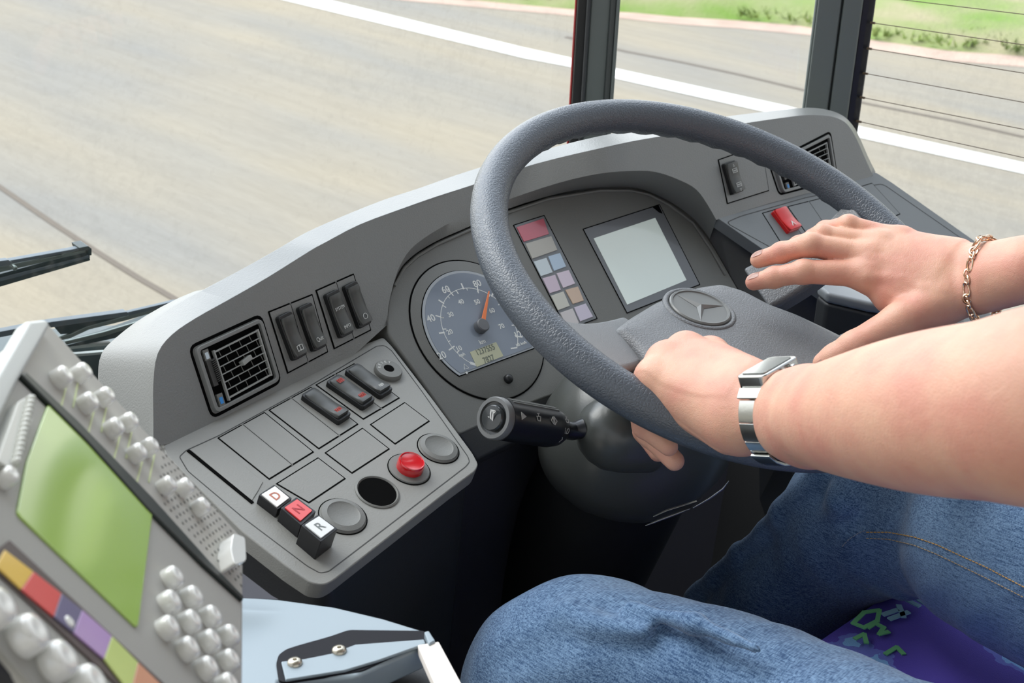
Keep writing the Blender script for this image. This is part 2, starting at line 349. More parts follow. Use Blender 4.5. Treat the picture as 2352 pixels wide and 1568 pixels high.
Fs=rocker(PP,[(748,885),(779,867),(855,929),(828,949)],up2); legend(Fs,legs,-.28,.0092,.0042,LEGR); legend(Fs,legs,.3,.0088,.0042,LEGR)
Gs=rocker(PP,[(790,859),(821,843),(897,904),(869,923)],up2); legend(Gs,legs,-.32,.0092,.0034,LEG)
# round fittings on the console
def disc(name,pl,px,prof,m,parent=dash,n=40,R=None):
    c=pl.ab(px); bm=BM(); lathe(bm,pl.M(c[0],c[1]),prof,n); return obj(name,bm,m,parent,smooth=40)
def rad(pl,c,e): return float(np.linalg.norm(pl.ab(e)-pl.ab(c)))
rs=disc('reset_socket',PP,(890,856),[(.0135,0),(.0135,.004),(.0125,.0055),(.0052,.0058),(.0046,.0045),(.004,.001)],PANEL)
cab=PP.ab((890,856)); disc('socket_hole',PP,(890,856),[(.0047,.004),(.0047,.0058),(.001,.0059)],GAP,rs)
bm=BM()
for i,ch in enumerate('RESET'):
    a=math.radians(140-i*25); text_bm(bm,ch,PP.M(cab[0]+.0092*math.cos(a),cab[1]+.0092*math.sin(a),.0057,a-math.pi/2),.0042)
obj('legend',bm,LEG,rs,smooth=0)
for px,R in (((1006,1031),.0185),((787,1187),.0195)):
    g=disc('round_blank',PP,px,[(R+.0008,0),(R+.0008,.0008),(R,.0012),(R-.001,.003),(R*.72,.0042),(R*.66,.0034),(.0005,.0034)],PANEL)
    disc('seam',PP,px,[(R+.0014,-.001),(R+.0014,.0009),(R+.0006,.001)],GAP,g)
hp=disc('empty_socket',PP,(866,1131),[(.0195,0),(.0195,.0014),(.018,.0022),(.0168,.001),(.0165,-.001),(.0165,-.001)],PANEL)
disc('socket_hole',PP,(866,1131),[(.0166,-.004),(.0166,.0013),(.001,.0014)],GAP,hp)
lb=disc('warning_lamp',PP,(939,1079),[(.0188,0),(.0188,.0012),(.018,.0022),(.0135,.0026)],PANEL); lb['label']='red domed warning lamp with black collar'
disc('lamp_lens',PP,(939,1079),[(.0122,.002),(.0122,.0085),(.0117,.0105),(.0112,.0112),(.0106,.0112),(.0100,.0103),(.005,.0099),(.001,.0098)],REDC,lb)
disc('seam',PP,(939,1079),[(.0196,-.001),(.0196,.0011),(.0186,.0012)],GAP,lb)
# gear selector with D N R keys in a recess
sg=BM(); a,b=PP.ab((433,1037)),PP.ab((578,1155)); line_bm(sg,PP,[a,b],.003,.0002,.0012); obj('slot_edge',sg,GAP,dash)
sg=BM(); prism_ab(sg,PP,PXP(PP,[(437,1035),(487,1012),(604,1108),(592,1130),(578,1152)]),0,.0012,mi=0); obj('slot_cover',sg,PLATE,dash,bevel=.0006)
gsel=None
for k,(o4,i4,z,ch,cm,tm) in enumerate((([(594,1136),(630,1112),(671,1144),(638,1170)],[(600,1137),(631,1118),(664,1145),(636,1166)],.010,'D',mat('key_face_white',(.85,.82,.78),.3,coat=.5),mat('key_red_text',(.5,.16,.1),.5)),
    ([(645,1166),(681,1141),(726,1174),(692,1206)],[(653,1167),(682,1148),(717,1174),(690,1198)],.015,'N',mat('key_face_red',(.75,.05,.05),.25,coat=.6),mat('key_dark_text',(.4,.02,.03),.4)),
    ([(692,1206),(730,1181),(776,1214),(737,1244)],[(700,1207),(732,1187),(768,1214),(737,1237)],.021,'R',WHITE,mat('key_grey_text',(.18,.2,.2),.5)))):
    bm=BM(); prism_ab(bm,PP,PXP(PP,o4,z),-.002,z,r=.001); g=obj('gear_key',bm,mat('gear_key_black',(.012,.012,.014),.35),dash,bevel=.0006)
    g['label']={'D':'white topped gear key marked D','N':'red topped gear key marked N','R':'white topped gear key marked R'}[ch]
    bm=BM(); prism_ab(bm,PP,PXP(PP,i4,z),z-.001,z+.0012,r=.0008); obj('key_face',bm,cm,g,bevel=.0004)
    c=sum(PXP(PP,i4,z))/4; bm=BM(); text_bm(bm,ch,PP.M(c[0],c[1],z+.0013,math.radians(4)),.0115,bold=.0001); obj('legend',bm,tm,g,smooth=0)
# air vents
def vent(pl,quad,r=.006,marks=True):
    ab=PXP(pl,quad); bm=BM(); inset_ring(bm,pl,ab,.0028,-.001,.0006,r=r,mi=1)
    TL,TR,BR,BL=ab; L=lambda s,t:(TL*(1-s)+TR*s)*(1-t)+(BL*(1-s)+BR*s)*t
    inn=[L(.05,.06),L(.95,.06),L(.95,.94),L(.05,.94)]
    # frame ring
    n0=roundpoly(ab,r); 
    inset_ring(bm,pl,[L(.06,.07),L(.94,.07),L(.94,.93),L(.06,.93)],.0035,-.001,.0042,r=.003,mi=0)
    o=obj('air_vent',bm,[DASH,GAP],dash,bevel=.0006)
    bm=BM(); prism_ab(bm,pl,[L(.05,.05),L(.95,.05),L(.95,.95),L(.05,.95)],-.001,.0007); obj('vent_duct',bm,GAP,o)
    bm=BM()
    g0,g1=.24,.89
    for i in range(7):
        t=.16+i*.115; a,b=L(g0,t+.02),L(g1,t-.0); line_bm(bm,pl,[a,b],.0008 if 0<i<6 else .0015,.0012,.0034)
    line_bm(bm,pl,[L(g0,.16),L(g0,.9)],.0016,.0005,.0036); line_bm(bm,pl,[L(g1,.15),L(g1,.86)],.0016,.0005,.0036)
    for i in range(6):
        for j in range(4):
            s=g0+(g1-g0)*((j+.5+.5*(i%2))/4.3); t=.16+i*.115
            if s<g1: line_bm(bm,pl,[L(s,t+.02),L(s+.015,t+.125)],.0006,.0005,.0013,mi=1)
    line_bm(bm,pl,[L(.55,.5),L(.66,.47)],.004,.0005,.006)
    obj('vent_grille',bm,[mat('vent_plastic',(.36,.37,.355),.4),PANEL],o,bevel=.0002)
    
    for t0,t1 in ((.12,.24),(.78,.92)): bm=BM(); line_bm(bm,pl,[L(.135,t0),L(.135,t1)],.0062,.0005,.0032); obj('wheel_rail',bm,PANEL,o)
    bm=BM(); line_bm(bm,pl,[L(.125,.27),L(.125,.6)],.005,.0005,.004)
    for i in range(12): t=.27+i*.028; line_bm(bm,pl,[L(.15,t),L(.2,t-.012)],.0006,.0005,.0062)
    obj('thumb_wheel',bm,mat('thumb_plastic',(.06,.06,.058),.4),o)
    
    for t0,t1,mm in ((.15,.21,mat('mark_pale',(.65,.75,.82),.5)),(.82,.88,mat('mark_blue',(.05,.3,.75),.5))): bm=BM(); line_bm(bm,pl,[L(.135,t0),L(.135,t1)],.0035,.003,.0036); obj('vent_mark',bm,mm,o)
    return o
vent(LP,[(439,800),(597,728),(641,874),(489,954)])
vent(RP,[(1768,377),(1906,306),(1922,410),(1790,444)])
# right face: frame with one rocker, right console
blank([(1649,367),(1748,332),(1765,438),(1670,468)],None,RP,DASH,name='switch_frame')
R1=rocker(RP,[(1659,378),(1684,368),(1697,441),(1671,450)],[.011,.009,.008,.009,.0105],topscale=.92)
legend(R1,busic,.2,.0095,.0075); legend(R1,busic,-.25,.0098,.0075); legend(R1,tri,.36,.0098,.003); legend(R1,icon([[(-.5,.4),(.5,.4),(0,-.5),(-.5,.4)]],.1),-.42,.0102,.003)
qpx=[(1646,500),(1700,480),(1770,459),(1850,438),(1940,417),(1990,403),(2011,396),(2050,421),(2240,555),(2262,592),(2255,680),(2238,760),(2060,800),(1960,720),(1850,640),(1753,574)]
prism('right_console',QP,qpx,-.014,.0005,mat('right_plastic',(.2,.215,.222),.5,bump=.2,scale=900),dash,r=.004,bevel=.004,ref=0,seg=4)
inl=[(1668,512),(1700,498),(1850,455),(1960,434),(2027,423),(2226,561),(2150,640),(1990,680),(1850,610),(1755,560)]
bm=BM(); inset_ring(bm,QP,PXP(QP,inl),.0009,.0004,.0008,r=.008); obj('console_groove',bm,MATS['groove'],dash)
RPm=MATS['right_plastic']
blank([(1750,490),(1795,477),(1845,545),(1797,565)],None,QP,RPm)
blank([(1808,475),(1900,452),(1960,530),(1868,560)],[(1857,463),(1912,545)],QP,RPm)
blank([(1938,440),(2002,421),(2067,492),(2003,520)],None,QP,RPm)
HZ=rocker(QP,[(1768,489),(1796,482),(1834,527),(1806,541)],[.0105,.009,.008,.0085,.0095],m=RED,mb=RED,label='red hazard warning switch with white triangle',topscale=.95)
def solidtri(bm,pl,p,rot,size,z):
    c,s=math.cos(rot),math.sin(rot); R_=lambda x,y:(p[0]+(x*c-y*s)*size,p[1]+(x*s+y*c)*size)
    line_bm(bm,pl,[R_(-.5,-.4),R_(.5,-.4),R_(0,.5)],.16*size,z-.0002,z+.0002,closed=True); prism_ab(bm,pl,[R_(-.4,-.35),R_(.4,-.35),R_(0,.4)],z-.0002,z+.0001)
legend(HZ,solidtri,-.3,.0092,.0085,WHITE)
legend(HZ,icon([[(-.2,-.2),(.2,-.2),(0,.15),(-.2,-.2)]],.12),-.3,.0096,.0085,LEGR)
# right-side wall under the console
w0=[QP.hit(p,-.012) for p in [(1648,508),(1753,574),(1850,640),(1960,720),(2060,800),(2238,760)]]
w1=[IP.hit(p,-.003) for p in [(1628,545),(1677,631),(1740,740)]]+[w0[3]+np.array([.0,.1,-.3]),w0[4]+np.array([0,.1,-.4]),w0[5]+np.array([0,.05,-.5])]
obj('console_side',(w0+w1,[[i,i+1,6+i+1,6+i] for i in range(5)]),mat('side_plastic',(.055,.06,.062),.5,bump=.2,scale=700),dash)
# speedometer
sc=IP.ab((1098,756)); Ro=.5*(rad(IP,(1098,756),(943,718))+rad(IP,(1098,756),(1115,921))); 
sp=disc('speedometer',IP,(1098,756),[(Ro-.001,-.001),(Ro-.001,.0012),(Ro-.002,.0018),(.001,.0018)],PANEL,n=72); sp['label']='round speedometer in km and mph with an orange needle'
disc('dial_seam',IP,(1098,756),[(Ro+.0006,-.001),(Ro+.0006,.0006),(Ro-.0014,.0007)],GAP,sp,n=72)
Ri=rad(IP,(1098,756),(967,723)); c1,c2=IP.ab((1049,872)),IP.ab((1226,802))
a1=math.atan2(*(c1-sc)[::-1]); a2=math.atan2(*(c2-sc)[::-1])
if a1<0: a1+=2*math.pi
def arcpts(R,n=60): return [sc+R*np.array([math.cos(a2+(a1-a2)*i/n),math.sin(a2+(a1-a2)*i/n)]) for i in range(n+1)]
bm=BM(); prism_ab(bm,IP,arcpts(Ri),.001,.0030,mi=0); obj('dial_rim',bm,mat('dial_rim',(.42,.45,.48),.4),sp,smooth=30)
bm=BM(); inset_ring(bm,IP,arcpts(Ri,40),.0009,.0015,.0021); obj('dial_seam',bm,GAP,sp)
dm=bpy.data.materials.new('dial_face'); dm.use_nodes=True; nb=dm.node_tree.nodes['Principled BSDF']; nb.inputs['Base Color'].default_value=(.2,.235,.29,1); nb.inputs['Roughness'].default_value=.5; nb.inputs['Coat Weight'].default_value=1.; nb.inputs['Coat Roughness'].default_value=.12
bm=BM(); prism_ab(bm,IP,[sc+(p-sc)*.955 for p in arcpts(Ri)],.002,.0034); obj('dial_face',bm,dm,sp,smooth=30)
Ra=rad(IP,(1098,756),(1009,741)); ang=lambda p: math.atan2(*(IP.ab(p)-sc)[::-1])
A20,A120=ang((1022,811)),ang((1170,772)); 
if A20<0: A20+=2*math.pi
aa=lambda v: A20+(A120-A20)*(v-20)/100
bm=BM(); Z=.0035; pol=lambda R,a: sc+R*np.array([math.cos(a),math.sin(a)])
line_bm(bm,IP,[pol(Ra,aa(6+i*2)) for i in range(62)],.0007,Z-.0005,Z)
for v in range(20,121,10): line_bm(bm,IP,[pol(Ra-(.0005 if v%20 else .003),aa(v)),pol(Ra+.0055,aa(v))],.0014 if v%20==0 else .0017,Z-.0005,Z)
for m_ in range(10,80,5): a=aa(m_*1.609); line_bm(bm,IP,[pol(Ra,a),pol(Ra-(.004 if m_%10==0 else .0025),a)],.0008 if m_%10 else .0012,Z-.0005,Z)
line_bm(bm,IP,[pol(Ra,aa(6)),pol(Ra-.001,aa(2))],.003,Z-.0005,Z); line_bm(bm,IP,[pol(Ra,aa(128)),pol(Ra-.006,aa(131))],.0015,Z-.0005,Z)
for t,p,s in (('20',(1011,820),.0105),('40',(986,735),.0105),('60',(1020,669),.0105),('80',(1092,655),.0105),('100',(1166,690),.0105),('120',(1190,771),.0105),('10',(1050,804),.0074),('20',(1029,766),.0074),('30',(1031,726),.0074),('40',(1055,697),.0074),('50',(1092,697),.0074),('60',(1126,717),.0074),('70',(1148,753),.0074),('km',(1104,788),.0068),('mph',(1057,818),.0045),('125 km/h',(1193,793),.004)):
    q=IP.ab(p); text_bm(bm,t,IP.M(q[0],q[1],Z),s,ext=.0001,bold=.00012)
q=IP.ab((1065,845)); icon([[(-.5,-.4),(.5,-.4),(0,.5),(-.5,-.4)]],.08)(bm,IP,q,0,.006,Z); q=IP.ab((1068,859)); prism_ab(bm,IP,[q+.0014*np.array([math.cos(i),math.sin(i)]) for i in range(6)],Z-.0004,Z)
obj('dial_markings',bm,LEG,sp,smooth=0)
bm=BM(); prism_ab(bm,IP,PXP(IP,[(1075,812),(1135,789),(1152,821),(1091,846)]),.003,.0038,mi=0)
obj('odometer',bm,mat('lcd_yellow',(.5,.5,.33),.3,coat=.5),sp)
bm=BM()
for t,p in (('1237555',(1110,807)),('7827',(1118,828))): q=IP.ab(p); text_bm(bm,t,IP.M(q[0],q[1],.004),.0088,ext=.0001,squash=.85)
obj('odometer_digits',bm,mat('lcd_digits',(.16,.18,.15),.4),sp,smooth=0)
bm=BM(); q0,q1=IP.ab((1099,757)),IP.ab((1115,676)); d=nrm(q1-q0); pn=np.array([-d[1],d[0]]); prism_ab(bm,IP,[q0-pn*.0028,q0+pn*.0028,q1+pn*.0006,q1-pn*.0006],.0065,.0078); obj('needle',bm,mat('needle_orange',(.85,.22,.07),.4),sp,bevel=.0003)
bm=BM(); q=IP.M(sc[0],sc[1]); lathe(bm,q,[(.0072,.003),(.0072,.0105),(.0062,.0116),(.0005,.0118)],32); obj('needle_hub',bm,mat('needle_hub',(.14,.145,.155),.45),sp,smooth=40)
disc('trip_knob',IP,(1164,873),[(.0048,.001),(.0048,.004),(.004,.0062),(.002,.0074),(.0004,.0076)],RUB,sp)
# warning light panel
wl=BM(); wpx=[(1180,518),(1249,496),(1370,731),(1302,757)]; wab=PXP(IP,wpx)
inset_ring(wl,IP,wab,.0008,-.001,.0008,mi=1); prism_ab(wl,IP,wab,-.001,.0004,mi=0); wl=obj('warning_light_panel',wl,[mat('lamp_frame',(.16,.17,.18),.3,coat=.5),GAP],dash); wl['label']='narrow warning light panel of coloured tiles'
T=lambda q:[(1150+x/4.48,450+y/4.48) for x,y in q]
tiles=[([(160,325),(435,235),(492,395),(235,475)],(.55,.12,.16)),([(250,495),(515,415),(578,560),(320,650)],(.45,.43,.38)),
([(335,680),(465,640),(530,790),(410,830)],(.6,.68,.72)),([(485,625),(605,590),(668,730),(545,775)],(.45,.58,.72)),([(425,850),(555,815),(615,970),(500,1005)],(.62,.5,.6)),([(570,800),(695,765),(760,905),(640,950)],(.68,.58,.68)),
([(512,1030),(640,985),(705,1135),(585,1180)],(.58,.57,.5)),([(660,970),(790,935),(850,1080),(740,1115)],(.62,.45,.33)),([(605,1205),(735,1160),(800,1310),(680,1355)],(.6,.56,.56)),([(750,1150),(870,1110),(945,1245),(815,1295)],(.62,.56,.68))]
for i,(q,col) in enumerate(tiles):
    bm=BM(); prism_ab(bm,IP,PXP(IP,T(q)),0,.0013); obj('lamp_tile',bm,mat('tile_%d'%i,col,.18,coat=.7),wl,bevel=.0003)
# driver display
dbm=BM(); dab=PXP(IP,[(1340,527),(1514,471),(1606,653),(1440,718)]); inset_ring(dbm,IP,dab,.0009,-.001,.0007,mi=1); prism_ab(dbm,IP,dab,-.001,.0005,mi=0,grow=-.0002)
dd=obj('driver_display',dbm,[mat('display_frame',(.17,.178,.19),.35,coat=.4),GAP],dash); dd['label']='square pale driver display in grey frame'
prism('screen',IP,[(1364,547),(1505,500),(1577,643),(1441,699)],.0004,.0011,mat('screen_pale',(.66,.74,.7),.2,coat=.6,emit=.22),dd)
bm=BM(); prism_ab(bm,IP,PXP(IP,[(1498,476),(1512,472),(1521,491),(1514,489)]),.0005,.0009); obj('display_corner',bm,GAP,dd)
# ---------------------------------------------------------------- steering wheel
WC=np.array([1.0115,.7187,-.4293+ZC]); th,ph=.4245,-1.7152
WN=np.array([math.sin(th)*math.cos(ph),math.sin(th)*math.sin(ph),math.cos(th)])
WP=Plane(WC,nrm(np.cross([0,1,0],WN)),np.cross(WN,nrm(np.cross([0,1,0],WN))))
RW=.2225
def rimP(p,off=0.): return WP.hit(p,off)
def wang(p): a=WP.ab(p); return math.atan2(a[1],a[0])
whl=empty('steering_wheel',WC-WN*.06,'large dark grey leather bus steering wheel held by both hands','steering wheel')
bm=BM(); n=160; m=20; rows=[]
A_A,A_B=wang((1300,280)),wang((1880,440))   # finger bumps on the inner underside of the far arc
for i in range(n):
    a=2*math.pi*i/n; e=np.array([math.cos(a),math.sin(a)]); row=[]
    lo,hi=min(A_A,A_B),max(A_A,A_B); inb=1. if lo-.05<a-(0 if a<4 else 2*math.pi)<hi+.25 else 0.
    for k in range(m):
        t=2*math.pi*k/m; r=.0168
        w=max(0,-math.cos(t-.9)); # underside / inside
        r+= .0012*math.sin(a*52)*max(0,-math.sin(t))*inb
        row.append(bm.verts.new(tuple(WP.W(*(e*(RW+r*math.cos(t))),r*1.02*math.sin(t)))))
    rows.append(row)
for i in range(n):
    a,b=rows[i],rows[(i+1)%n]
    for k in range(m): bm.faces.new([a[k],a[(k+1)%m],b[(k+1)%m],b[k]])
obj('rim',bm,LEATH,whl,smooth=60)
EP=yt(WC-WN*.055,2,14); 
e0=EP.hit((1607,709)); EP=Plane(e0,EP.h,EP.u)
hub=[(1408,746),(1440,722),(1500,686),(1555,662),(1610,647),(1660,640),(1712,655),(1775,688),(1840,712),(1900,740),(1957,768),(2000,810),(1990,880),(1900,940),(1790,975),(1690,965),(1600,920),(1530,865),(1488,825),(1455,785)]
hab=roundpoly(PXP(EP,hub),.006,3)
bm=BM(); cen=EP.ab((1640,775)); rows=[]
for s,z in ((.9,-.05),(.985,-.03),(1.0,-.018),(.985,-.0085),(.95,-.0035),(.88,-.0008),(.7,.0)):
    rows.append([bm.verts.new(tuple(EP.W(*(cen+(p-cen)*s),z))) for p in hab])
for a,b in zip(rows,rows[1:]):
    for i in range(len(hab)): bm.faces.new([a[i],a[(i+1)%len(hab)],b[(i+1)%len(hab)],b[i]])
bm.faces.new(rows[0][::-1]); bm.faces.new(rows[-1])
obj('hub_pad',bm,HUBM,whl,smooth=50)
Re=rad(EP,(1607,709),(1675,717))
bm=BM(); lathe(bm,EP.M(0,0),[(Re+.006,-.002),(Re+.0055,.0004),(Re+.004,.0016),(Re+.0015,.0014),(Re-.0005,-.002)],56,cap=False); obj('emblem_recess',bm,HUBM,whl,smooth=60)
em=BM(); lathe(em,EP.M(0,0),[(Re,-.002),(Re,.002),(Re-.0012,.0032),(Re-.0028,.0030),(Re-.0034,.0018),(.0003,.0018)],56)
em=obj('hub_emblem',em,mat('emblem_grey',(.17,.175,.17),.32),whl,smooth=40); em['label']='round grey emblem with three-pointed star'
bm=BM()
tips=[EP.ab(p)*1. for p in ((1564,686),(1662,709),(1594,734))]
cc=bm.verts.new(tuple(EP.W(0,0,.0052))); L_=[]
a0=math.atan2(tips[0][1],tips[0][0])
for k in range(3):
    a=a0-k*2*math.pi/3; rr=Re-.003; tp=bm.verts.new(tuple(EP.W(rr*math.cos(a),rr*math.sin(a),.002))); b=a-math.pi/3; iv=bm.verts.new(tuple(EP.W(.004*math.cos(b),.004*math.sin(b),.0021))); L_+= [tp,iv]
for i in range(6): bm.faces.new([cc,L_[i],L_[(i+1)%6]])
obj('star',bm,mat('star_grey',(.2,.205,.2),.25,spec=.8),em,smooth=0)
# spokes : tapered bars from the hub to the rim
def spoke(px_hub,px_rim,w0,w1,t0,t1,m,off0=-.03,off1=-.004):
    p0=EP.hit(px_hub,off0); r=WP.ab(px_rim); r=r/np.linalg.norm(r)*(RW-.01); p1=WP.W(r[0],r[1],off1)
    d=nrm(p1-p0); s=nrm(np.cross(d,WN)); u=np.cross(s,d); bm=BM(); n=10; rows=[]
    for i in range(n+1):
        t=i/n; c=p0*(1-t)+p1*t+u*(-.008*math.sin(math.pi*t)); w=w0+(w1-w0)*t**1.5; 
        if t>.75: w+=(t-.75)**2*.35*1
        h=t0+(t1-t0)*t
        ring_=[(-.9,.4),(0,.5),(.9,.4),(.98,.2),(.7,-.7),(-.7,-.7),(-.98,.2)]
        rows.append([bm.verts.new(tuple(c+s*w/2*x+u*h*y)) for x,y in ring_])
    for a,b in zip(rows,rows[1:]):
        k=len(a)
        for i in range(k): bm.faces.new([a[i],a[(i+1)%k],b[(i+1)%k],b[i]])
    bm.faces.new(rows[0][::-1]); bm.faces.new(rows[-1]); return obj('spoke',bm,m,whl,bevel=.003)
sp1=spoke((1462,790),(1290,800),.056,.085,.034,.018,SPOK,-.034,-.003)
sp2=spoke((1745,672),(1995,500),.062,.04,.03,.028,HUBM)
sp3=spoke((1935,800),(2175,785),.075,.07,.03,.026,HUBM)
sp4=spoke((1780,930),(1890,1040),.07,.07,.03,.026,HUBM)
# ---------------------------------------------------------------- steering column and stalk
WM=WP.M(0,0)
col=empty('steering_column',WC-WN*.45,'dark steering column with rounded cowl below the steering wheel','steering column')
COWL=mat('cowl_plastic',(.075,.08,.075),.3,bump=.1,scale=500,spec=.6)
bm=BM(); lathe(bm,WP.M(0,0),[(.03,-.06),(.034,-.12),(.05,-.14),(.082,-.16),(.1,-.19),(.107,-.23),(.1,-.262),(.08,-.28),(.07,-.3)],48,sx=1.05,sy=.86)
obj('cowl',bm,COWL,col,smooth=60)
SC=at((1352,985),1.32)
sdir=nrm(at((1110,955),1.28)-at((1340,985),1.33))
def frame(o,z,x=(0,0,1)):
    z=nrm(z); x=nrm(np.asarray(x,float)-z*(np.asarray(x,float)@z)); y=np.cross(z,x); return Matrix([[x[i],y[i],z[i],o[i]] for i in range(3)]+[[0,0,0,1]])
bm=BM(); Mx=frame(SC-sdir*.03,sdir); lathe(bm,Mx,[(.034,-.04),(.037,-.01),(.036,.008),(.031,.02),(.024,.029),(.016,.034),(.011,.037)],36,sx=1.,sy=1.); obj('stalk_boss',bm,COWL,col,smooth=60)
bm=BM(); q0=WC-WN*.27; q1=WC-WN*.9; f=nrm(np.cross(WP.h,[0,0,1.]))
tube(bm,[q0,q0*.7+q1*.3,q1*.6+q0*.4,np.array([q1[0]-.02,q1[1],.02])],[.078,.085,.09,.09],28); obj('column_shroud',bm,mat('shroud_plastic',(.012,.013,.014),.6),col,smooth=60)
for pts in ([(1482,1207),(1510,1196),(1560,1177),(1585,1168)],[(1592,1166),(1630,1144),(1660,1122),(1674,1104)],[(1500,1186),(1530,1172),(1600,1150)]):  # arc glints below the cowl, modelled as thin bright tubes
    bm=BM(); tube(bm,[at((x,y),1.33) for x,y in pts],[.0006,.0012,.0012,.0005][:len(pts)],6); obj('arc_glint',bm,mat('glint_grey',(.35,.36,.35),.12,.7),col,smooth=60)
stk=empty('indicator_stalk',SC,'black multi-function stalk with horn button on its end','stalk')
T0=at((1137,960),1.225); T1=at((1285,985),1.30); ax_=nrm(T0-T1); Ln=float(np.linalg.norm(T0-T1)); upv=nrm(np.array([0,-.25,1.]))
Sx=frame(T1,ax_,upv); BLK=mat('stalk_plastic',(.014,.015,.019),.3,bump=.05,scale=800)
bm=BM(); lathe(bm,Sx,[(.008,-.004),(.0125,.0),(.0165,.008),(.0185,.02),(.0185,Ln-.012),(.0195,Ln-.004)],36); obj('stalk_grip',bm,BLK,stk,smooth=40)
bm=BM(); lathe(bm,Sx,[(.0188,Ln-.006),(.0188,Ln+.001),(.0178,Ln+.003),(.0145,Ln+.003),(.014,Ln-.001)],40,cap=False); obj('end_ring',bm,mat('ring_grey',(.16,.165,.165),.35),stk,smooth=40)
bm=BM(); lathe(bm,Sx,[(.0145,Ln-.002),(.0145,Ln+.0008),(.0118,Ln+.0005),(.0116,Ln+.004),(.0105,Ln+.0052),(.0005,Ln+.0056)],36); hb=obj('horn_button',bm,mat('button_black',(.03,.034,.036),.18,coat=.6),stk,smooth=40); hb['label']='glossy round horn button'
EPl=Plane(np.array(Sx.translation)+ax_*(Ln+.0058),nrm(at((1150,950),1.225)-at((1120,960),1.225)),upv)
EPl=Plane(np.array(Sx.translation)+ax_*(Ln+.0058),np.cross(np.array(upv),ax_),upv)
bm=BM(); icon([[(-.55,.25),(-.3,.1),(.15,-.05),(.55,-.1)],[(-.55,.25),(-.45,.75)],[(-.45,.75),(-.3,.4)],[(-.3,.4),(.1,.2),(.55,-.1)],circ(.28,.25,-.3,80,-200,14)],.15)(bm,EPl,np.array([0,0.]),math.radians(-50),.011,.0002); obj('legend',bm,LEG,hb,smooth=0)
bm=BM(); tube(bm,[T1+ax_*.004,T1-ax_*.02,SC+sdir*.005],[.0085,.0085,.0095],20); obj('stalk_arm',bm,BLK,stk,smooth=60)
# raised rib on the stalk and printed symbols wrapped on planes facing out
view=nrm(CAM-T1); sidev=nrm(view-ax_*(view@ax_)); upp=np.cross(ax_,sidev); 
if upp[2]<0: upp=-upp
bm=BM()
for a_ in (62,72,82):
    a=math.radians(a_); dirn=sidev*math.cos(a)+upp*math.sin(a); tube(bm,[T1+ax_*.018+dirn*.0178,T1+ax_*(Ln-.01)+dirn*.0178],.0016,8)
obj('grip_ribs',bm,mat('rib_grey',(.12,.125,.12),.25),stk,smooth=60)
bm=BM()
def onst(t,deg):
    a=math.radians(deg); nn=sidev*math.cos(a)+upp*math.sin(a); R_=.0187 if t>.2 else .0172; return Plane(T1+ax_*Ln*t+nn*R_,-ax_,np.cross(nn,-ax_)*1.)
wip=[[(-.4,.2),(.4,.2),(.25,-.35),(-.25,-.35),(-.4,.2)],[(0,.2),(0,.55)],[(-.2,.55),(.2,.6)]]
arr=[[(-.1,.2),(-.1,.4),(-.5,0),(-.1,-.4),(-.1,-.2),(-.1,.2)],[(.1,.2),(.1,.4),(.5,0),(.1,-.4),(.1,-.2),(.1,.2)]]
bar=[[(-.7,.4),(-.5,-.4)],[(-.2,-.4),(-.1,.3),(.2,.4),(.45,.1),(.2,-.35),(-.2,-.4)]]
for t,dg,ic,s in ((.83,18,None,.006),(.6,20,wip,.007),(.36,20,arr,.0085),(.12,30,wip,.006),(.12,-2,bar,.006),(.18,-32,bar,.0065)):
    pl_=onst(t,dg)
    if ic is None: prism_ab(bm,pl_,[(-.003,-.0035),(.004,0),(-.003,.0035)],-.0002,.0003)
    else: icon(ic,.1)(bm,pl_,np.array([0,0.]),0,s,.0004)
obj('legend',bm,mat('legend_grey',(.45,.45,.42),.5),stk,smooth=0)
# pod with grey cap behind the wheel
pod=empty('handbrake_pod',at((1920,740),1.56),'dark pod with light grey cap seen through the wheel under the right hand','control pod')
zc=at((1925,672),1.52)[2]; zp=zplane(zc); a=[zp.hit(p) for p in [(1878,655),(1900,640),(2030,672),(2040,700),(1995,694),(1900,672)]]
bm=BM(); add_prism(bm,[(p-np.array([0,0,.012]),p) for p in a],0,0); obj('pod_cap',bm,mat('cap_grey',(.2,.215,.23),.4),pod,bevel=.004)
c_=sum(a)/len(a); bm=BM(); add_prism(bm,[(c_+(p-c_)*1.02-np.array([0,0,.25]),c_+(p-c_)*.98-np.array([0,0,.012])) for p in a],0,0); obj('pod_body',bm,DARK,pod,bevel=.004)
# ---------------------------------------------------------------- cab shell
def quadobj(name,pts,m,parent=None,thick=0.): 
    pts=[np.array(p,float) for p in pts]
    if thick:
        n_=nrm(np.cross(pts[1]-pts[0],pts[-1]-pts[0]))*thick; bm=BM(); add_prism(bm,[(p,p+n_) for p in pts],0,0); return obj(name,bm,m,parent)
    return obj(name,(pts,[list(range(len(pts)))]),m,parent,smooth=0)
CABW=mat('cab_wall',(.055,.056,.058),.6,bump=.15,scale=400)
tag(quadobj('floor',[(-.4,-1.0,0),(1.85,-1.0,0),(1.85,1.42,0),(-.4,1.42,0)],mat('floor_vinyl',(.02,.02,.02),.7),thick=-.04),kind='structure')
SILL=QP.hit((2238,760),-.014)[2]; WX=QP.hit((2262,592))[0]
print('side wall x',WX,'sill',SILL)
WX=WX+.012
tag(quadobj('wall_front',[(-.4,1.36,0),(WX,1.36,0),(WX,1.36,.56),(-.4,1.36,.56)],CABW,thick=-.04),kind='structure')
tag(quadobj('wall_right',[(WX,1.36,0),(WX,-1.0,0),(WX,-1.0,SILL-.03),(WX,.7,SILL-.03),(WX,1.36,SILL+.02)],CABW,thick=.05),kind='structure')
